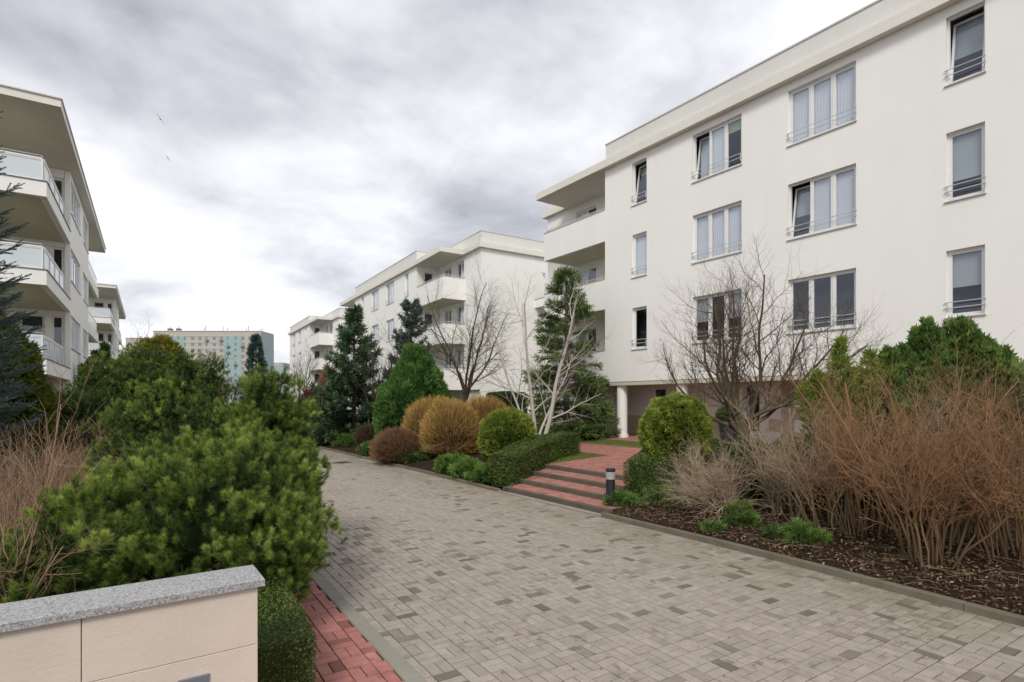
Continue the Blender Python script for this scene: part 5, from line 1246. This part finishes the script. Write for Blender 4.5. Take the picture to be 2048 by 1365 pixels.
def thicket(name, label, x, y, seed, H, spread, nst, mat, r0=0.016, lean=(0, 0), wl_=(0.35, 0.7), n2=(7, 10), n3=5, up2=0.09, droop=0.0, wob=0.07, group=None, cat='shrub', base_r=0.16, lo=0.35, rad_k=1.0, bz=None):
    g = np.random.default_rng(seed); bz = gz(x, y) if bz is None else bz
    root = empty(name, (x, y, bz), label=label, cat=cat, group=group); T = Tubes()
    S = [dict(seg=8, wob=wob, up=0.015 - droop, taper=0.3, sides=5, t0=0.1, t1=0.8),
         dict(n=n2, ang=(20, 55), lo=lo, lr=wl_, rr=0.62, seg=5, wob=0.13, up=up2, taper=0.4, sides=3, t0=0.45, t1=0.9),
         dict(n=n3, ang=(20, 60), lo=0.2, lr=(0.35, 0.65), rr=0.7, seg=3, wob=0.16, up=up2 * .7, taper=0.5, sides=3, t0=0.5, t1=1.0)]
    for i in range(nst):
        a = g.random() * 2 * PI; k = math.sqrt(g.random()) * spread
        d = (math.cos(a) * k + lean[0], math.sin(a) * k + lean[1], 1.0)
        grow(T, g, (math.cos(a) * base_r * k / max(spread, .01) + g.normal() * .03, math.sin(a) * base_r * k / max(spread, .01) + g.normal() * .03, -0.05), unit(np.array(d)), H * (g.uniform(0.62, 1.08) if g.random() > 0.08 else 1.28), r0 * g.uniform(0.6, 1.2), 0, S)
    A = Tubes(); B_ = Tubes()
    for kk, Lx in T.g.items():
        for it in Lx: (A if kk[1] == 5 else B_).g.setdefault(kk, []).append(it)
    link('stems', A.mesh('stems', mat), root, kind='stuff'); link('twigs', B_.mesh('twigs', mat), root, kind='stuff')
    return root
x, y = at(1446, 9.75)
thicket('bare_shrub', 'pale bare shrub with a low rounded tangle of arching twigs', x, y, 601, 1.12, 1.0, 32, TWPALE, 0.015, (-0.30*ux_, -0.30*uy_), (0.35, 0.6), (10, 13), 8, 0.06, 0.07, 0.19, lo=0.2)
th = [(1590, 9.0, 1.42, .34, 22, TWTAN, (0, 0), 'tan bare shrub, first of the tall thicket from the left'),
      (1665, 8.4, 1.72, .36, 22, TWTAN, (-.08, .03), 'tan bare shrub with slanting stems, second of the tall thicket'),
      (1735, 7.9, 1.95, .34, 26, TWRED, (0, 0), 'russet-tipped bare shrub in the middle of the thicket'),
      (1850, 6.9, 1.95, .34, 30, TWRED, (0, 0), 'dense upright russet shrub standing closest to the kerb'),
      (2040, 6.6, 2.0, .38, 30, TWRED, (-.05, 0), 'dense russet shrub cut by the right edge of the photo'),
      (1790, 9.2, 2.15, .42, 22, TWRED, (0, 0), 'russet bare shrub directly below the big juniper'),
      (1960, 8.4, 2.15, .42, 24, TWBRN, (0, 0), 'dark brown bare shrub behind the two upright russet ones'),
      (1930, 7.4, 1.8, .45, 20, TWTAN, (0, 0), 'loose tan shrub between the two upright russet ones')]
for i, (px, z, H, sp, ns, mt, ln_, lb) in enumerate(th):
    x, y = at(px, z); thicket('bare_shrub', lb, x, y, 610 + i, H, sp, ns, mt, 0.017, ln_, (0.20, 0.46), (10, 14), 6, 0.08, 0.0, 0.115, lo=0.30, base_r=0.34)
# left-hand dry hedge plants
lh = [(-70, 4.4, 1.75, .42, 16, 'nearest dry shrub at the left edge with thick forking stems'), (75, 5.7, 1.35, .38, 34, 'bushy dry tan shrub behind the forking one'), (10, 6.2, 1.5, .40, 30, 'dry tan shrub at the left edge, farther back'),
      (115, 7.0, 1.3, .36, 60, 'clipped dry shrub in the middle of the left row'), (165, 8.0, 1.35, .36, 60, 'clipped dry shrub near the far end of the left row'), (215, 8.6, 1.35, .34, 60, 'last clipped dry shrub of the left row, touching the pines'), (40, 7.8, 1.35, .35, 34, 'dry tan shrub behind the middle of the left row')]
for i, (px, z, H, sp, ns, lb) in enumerate(lh):
    x, y = at(px, z); thicket('dry_shrub', lb, x, y, 640 + i, H, sp, ns, TWHEDGE, 0.013 if i else 0.017, (0.0, 0.0) if i == 0 else (0, 0), (0.25, 0.5), (11, 15), 4, 0.07, 0.0, 0.10, lo=0.2, bz=0)

# ------------------------------------------------------------------ bed litter, ivy, pot plant, birds
g = np.random.default_rng(701); n = 17000
yy = g.uniform(-1.5, 11.0, n) ** 1.0; xx = np.array([kerb_x(v) + 0.1 for v in yy]) + np.abs(g.normal(size=n)) * 1.7
ok = ~((yy > 7.3) & (xx < 12)) & (xx < 12.5); xx, yy = xx[ok], yy[ok]; n = len(xx)
P = np.stack([xx, yy, [gz(a, b) + 0.012 for a, b in zip(xx, yy)]], 1); P[:, 2] += g.random(n) * 0.03
T, t2 = leaves(g, P, np.tile([0, 0, 1.0], (n, 1)), 0.05, 0.026, g.random(n) ** 1.7, 0.55)
link('leaf_litter', tris('leaf_litter', T, t2, LITTER), kind='stuff', label='dead brown leaves covering the soil under the thicket', category='leaf litter')
T_ = Tubes()
for i in range(900):
    a = g.integers(n); p = P[a] + [0, 0, 0.015]; an = g.random() * 2 * PI; L = g.uniform(0.06, 0.3)
    d = np.array([math.cos(an), math.sin(an), g.normal() * 0.08]); T_.add(np.stack([p, p + d * L * .5 + [0, 0, .01], p + d * L]), 0.003, 0.002, 3)
link('fallen_twigs', T_.mesh('fallen_twigs', TWTAN), kind='stuff', label='thin fallen twigs lying on the bed soil', category='twigs')
n = 260; yy = g.uniform(1.5, 20, n); xx = g.uniform(2.3, 7.2, n)
P = np.stack([xx, yy, np.full(n, 0.008)], 1); T, t2 = leaves(g, P, np.tile([0, 0, 1.0], (n, 1)), 0.028, 0.016, 0.6 + 0.4 * g.random(n), 0.25)
link('scattered_leaves', tris('scattered_leaves', T, t2, LITTER), kind='stuff', label='few pale bits of leaf scattered on the grey paving', category='leaf litter')

px_, py_ = at(1457, 19.0); pz_ = gz(px_, py_)
pot = empty('potted_plant', (px_, py_, pz_), label='dark tall pot with a small evergreen by the arcade', cat='potted plant')
m = MB(); m.lathe([(0.0, 0.0), (0.24, 0.0), (0.34, 0.85), (0.37, 0.86), (0.37, 0.92), (0.32, 0.92), (0.31, 0.84), (0.0, 0.84)], 24); m.build('pot', m_plain('dark_glazed_pot', (0.03, 0.03, 0.035), 0.4, 0.5), pot)
g = np.random.default_rng(720); D = rdir(g, 700); D[:, 2] = np.abs(D[:, 2]); Pp = D * g.uniform(0.15, 0.42, (700, 1)) + [0, 0, 0.88]
T, t2 = sprays(g, Pp, D + [0, 0, .3], 5, 0.13, 0.022, np.full(700, .5)); foliage_part(pot, T, t2, YEWM)

def bird(px, py, z, s, roll, label):
    x, y = at(px, z); root = empty('bird', (x, y, up(py, z)), label=label, cat='bird'); root.rotation_euler = (R(roll), R(55), -YAW + 0.4)
    m = MB(); prof = [(0.0, -.25), (.03, -.2), (.05, -.05), (.045, .08), (.02, .18), (0.0, .24)]; m.lathe([(r_ * s * 1.3, z_ * s) for r_, z_ in prof], 10)
    o = m.build('body', m_plain('dark_feathers', (0.10, 0.09, 0.09), 0.8), root, rot=(R(90), 0, 0), smooth=True)
    for sd_ in (-1, 1):
        m = MB(); a = [(0, .07), (.35, .12), (.85, -.05), (.5, -.06), (.2, -.08), (0, -.10)]
        top = [(sd_ * p * s, q * s, (.12 * p + .02 - .12 * p * p) * s) for p, q in a]; bot = [(p[0], p[1], p[2] - .012 * s) for p in top]
        m.poly(top if sd_ > 0 else top[::-1]); m.poly(bot[::-1] if sd_ > 0 else bot)
        for i in range(len(a)): j = (i + 1) % len(a); m.poly([top[i], top[j], bot[j], bot[i]])
        m.build('wing', m_plain('grey_feathers', (0.20, 0.19, 0.19), 0.8), root)
    m = MB(); m.prism([(-.02*s, -.2*s), (.02*s, -.2*s), (.06*s, -.38*s), (-.06*s, -.38*s)], -.006*s, .006*s); m.build('tail', m_plain('tail_feathers', (0.15, 0.14, 0.14), 0.8), root)
bird(321, 239, 38, 0.52, 20, 'dark bird gliding in the sky, the larger and higher one')
bird(336, 317, 46, 0.40, 35, 'smaller pale bird gliding lower in the sky')
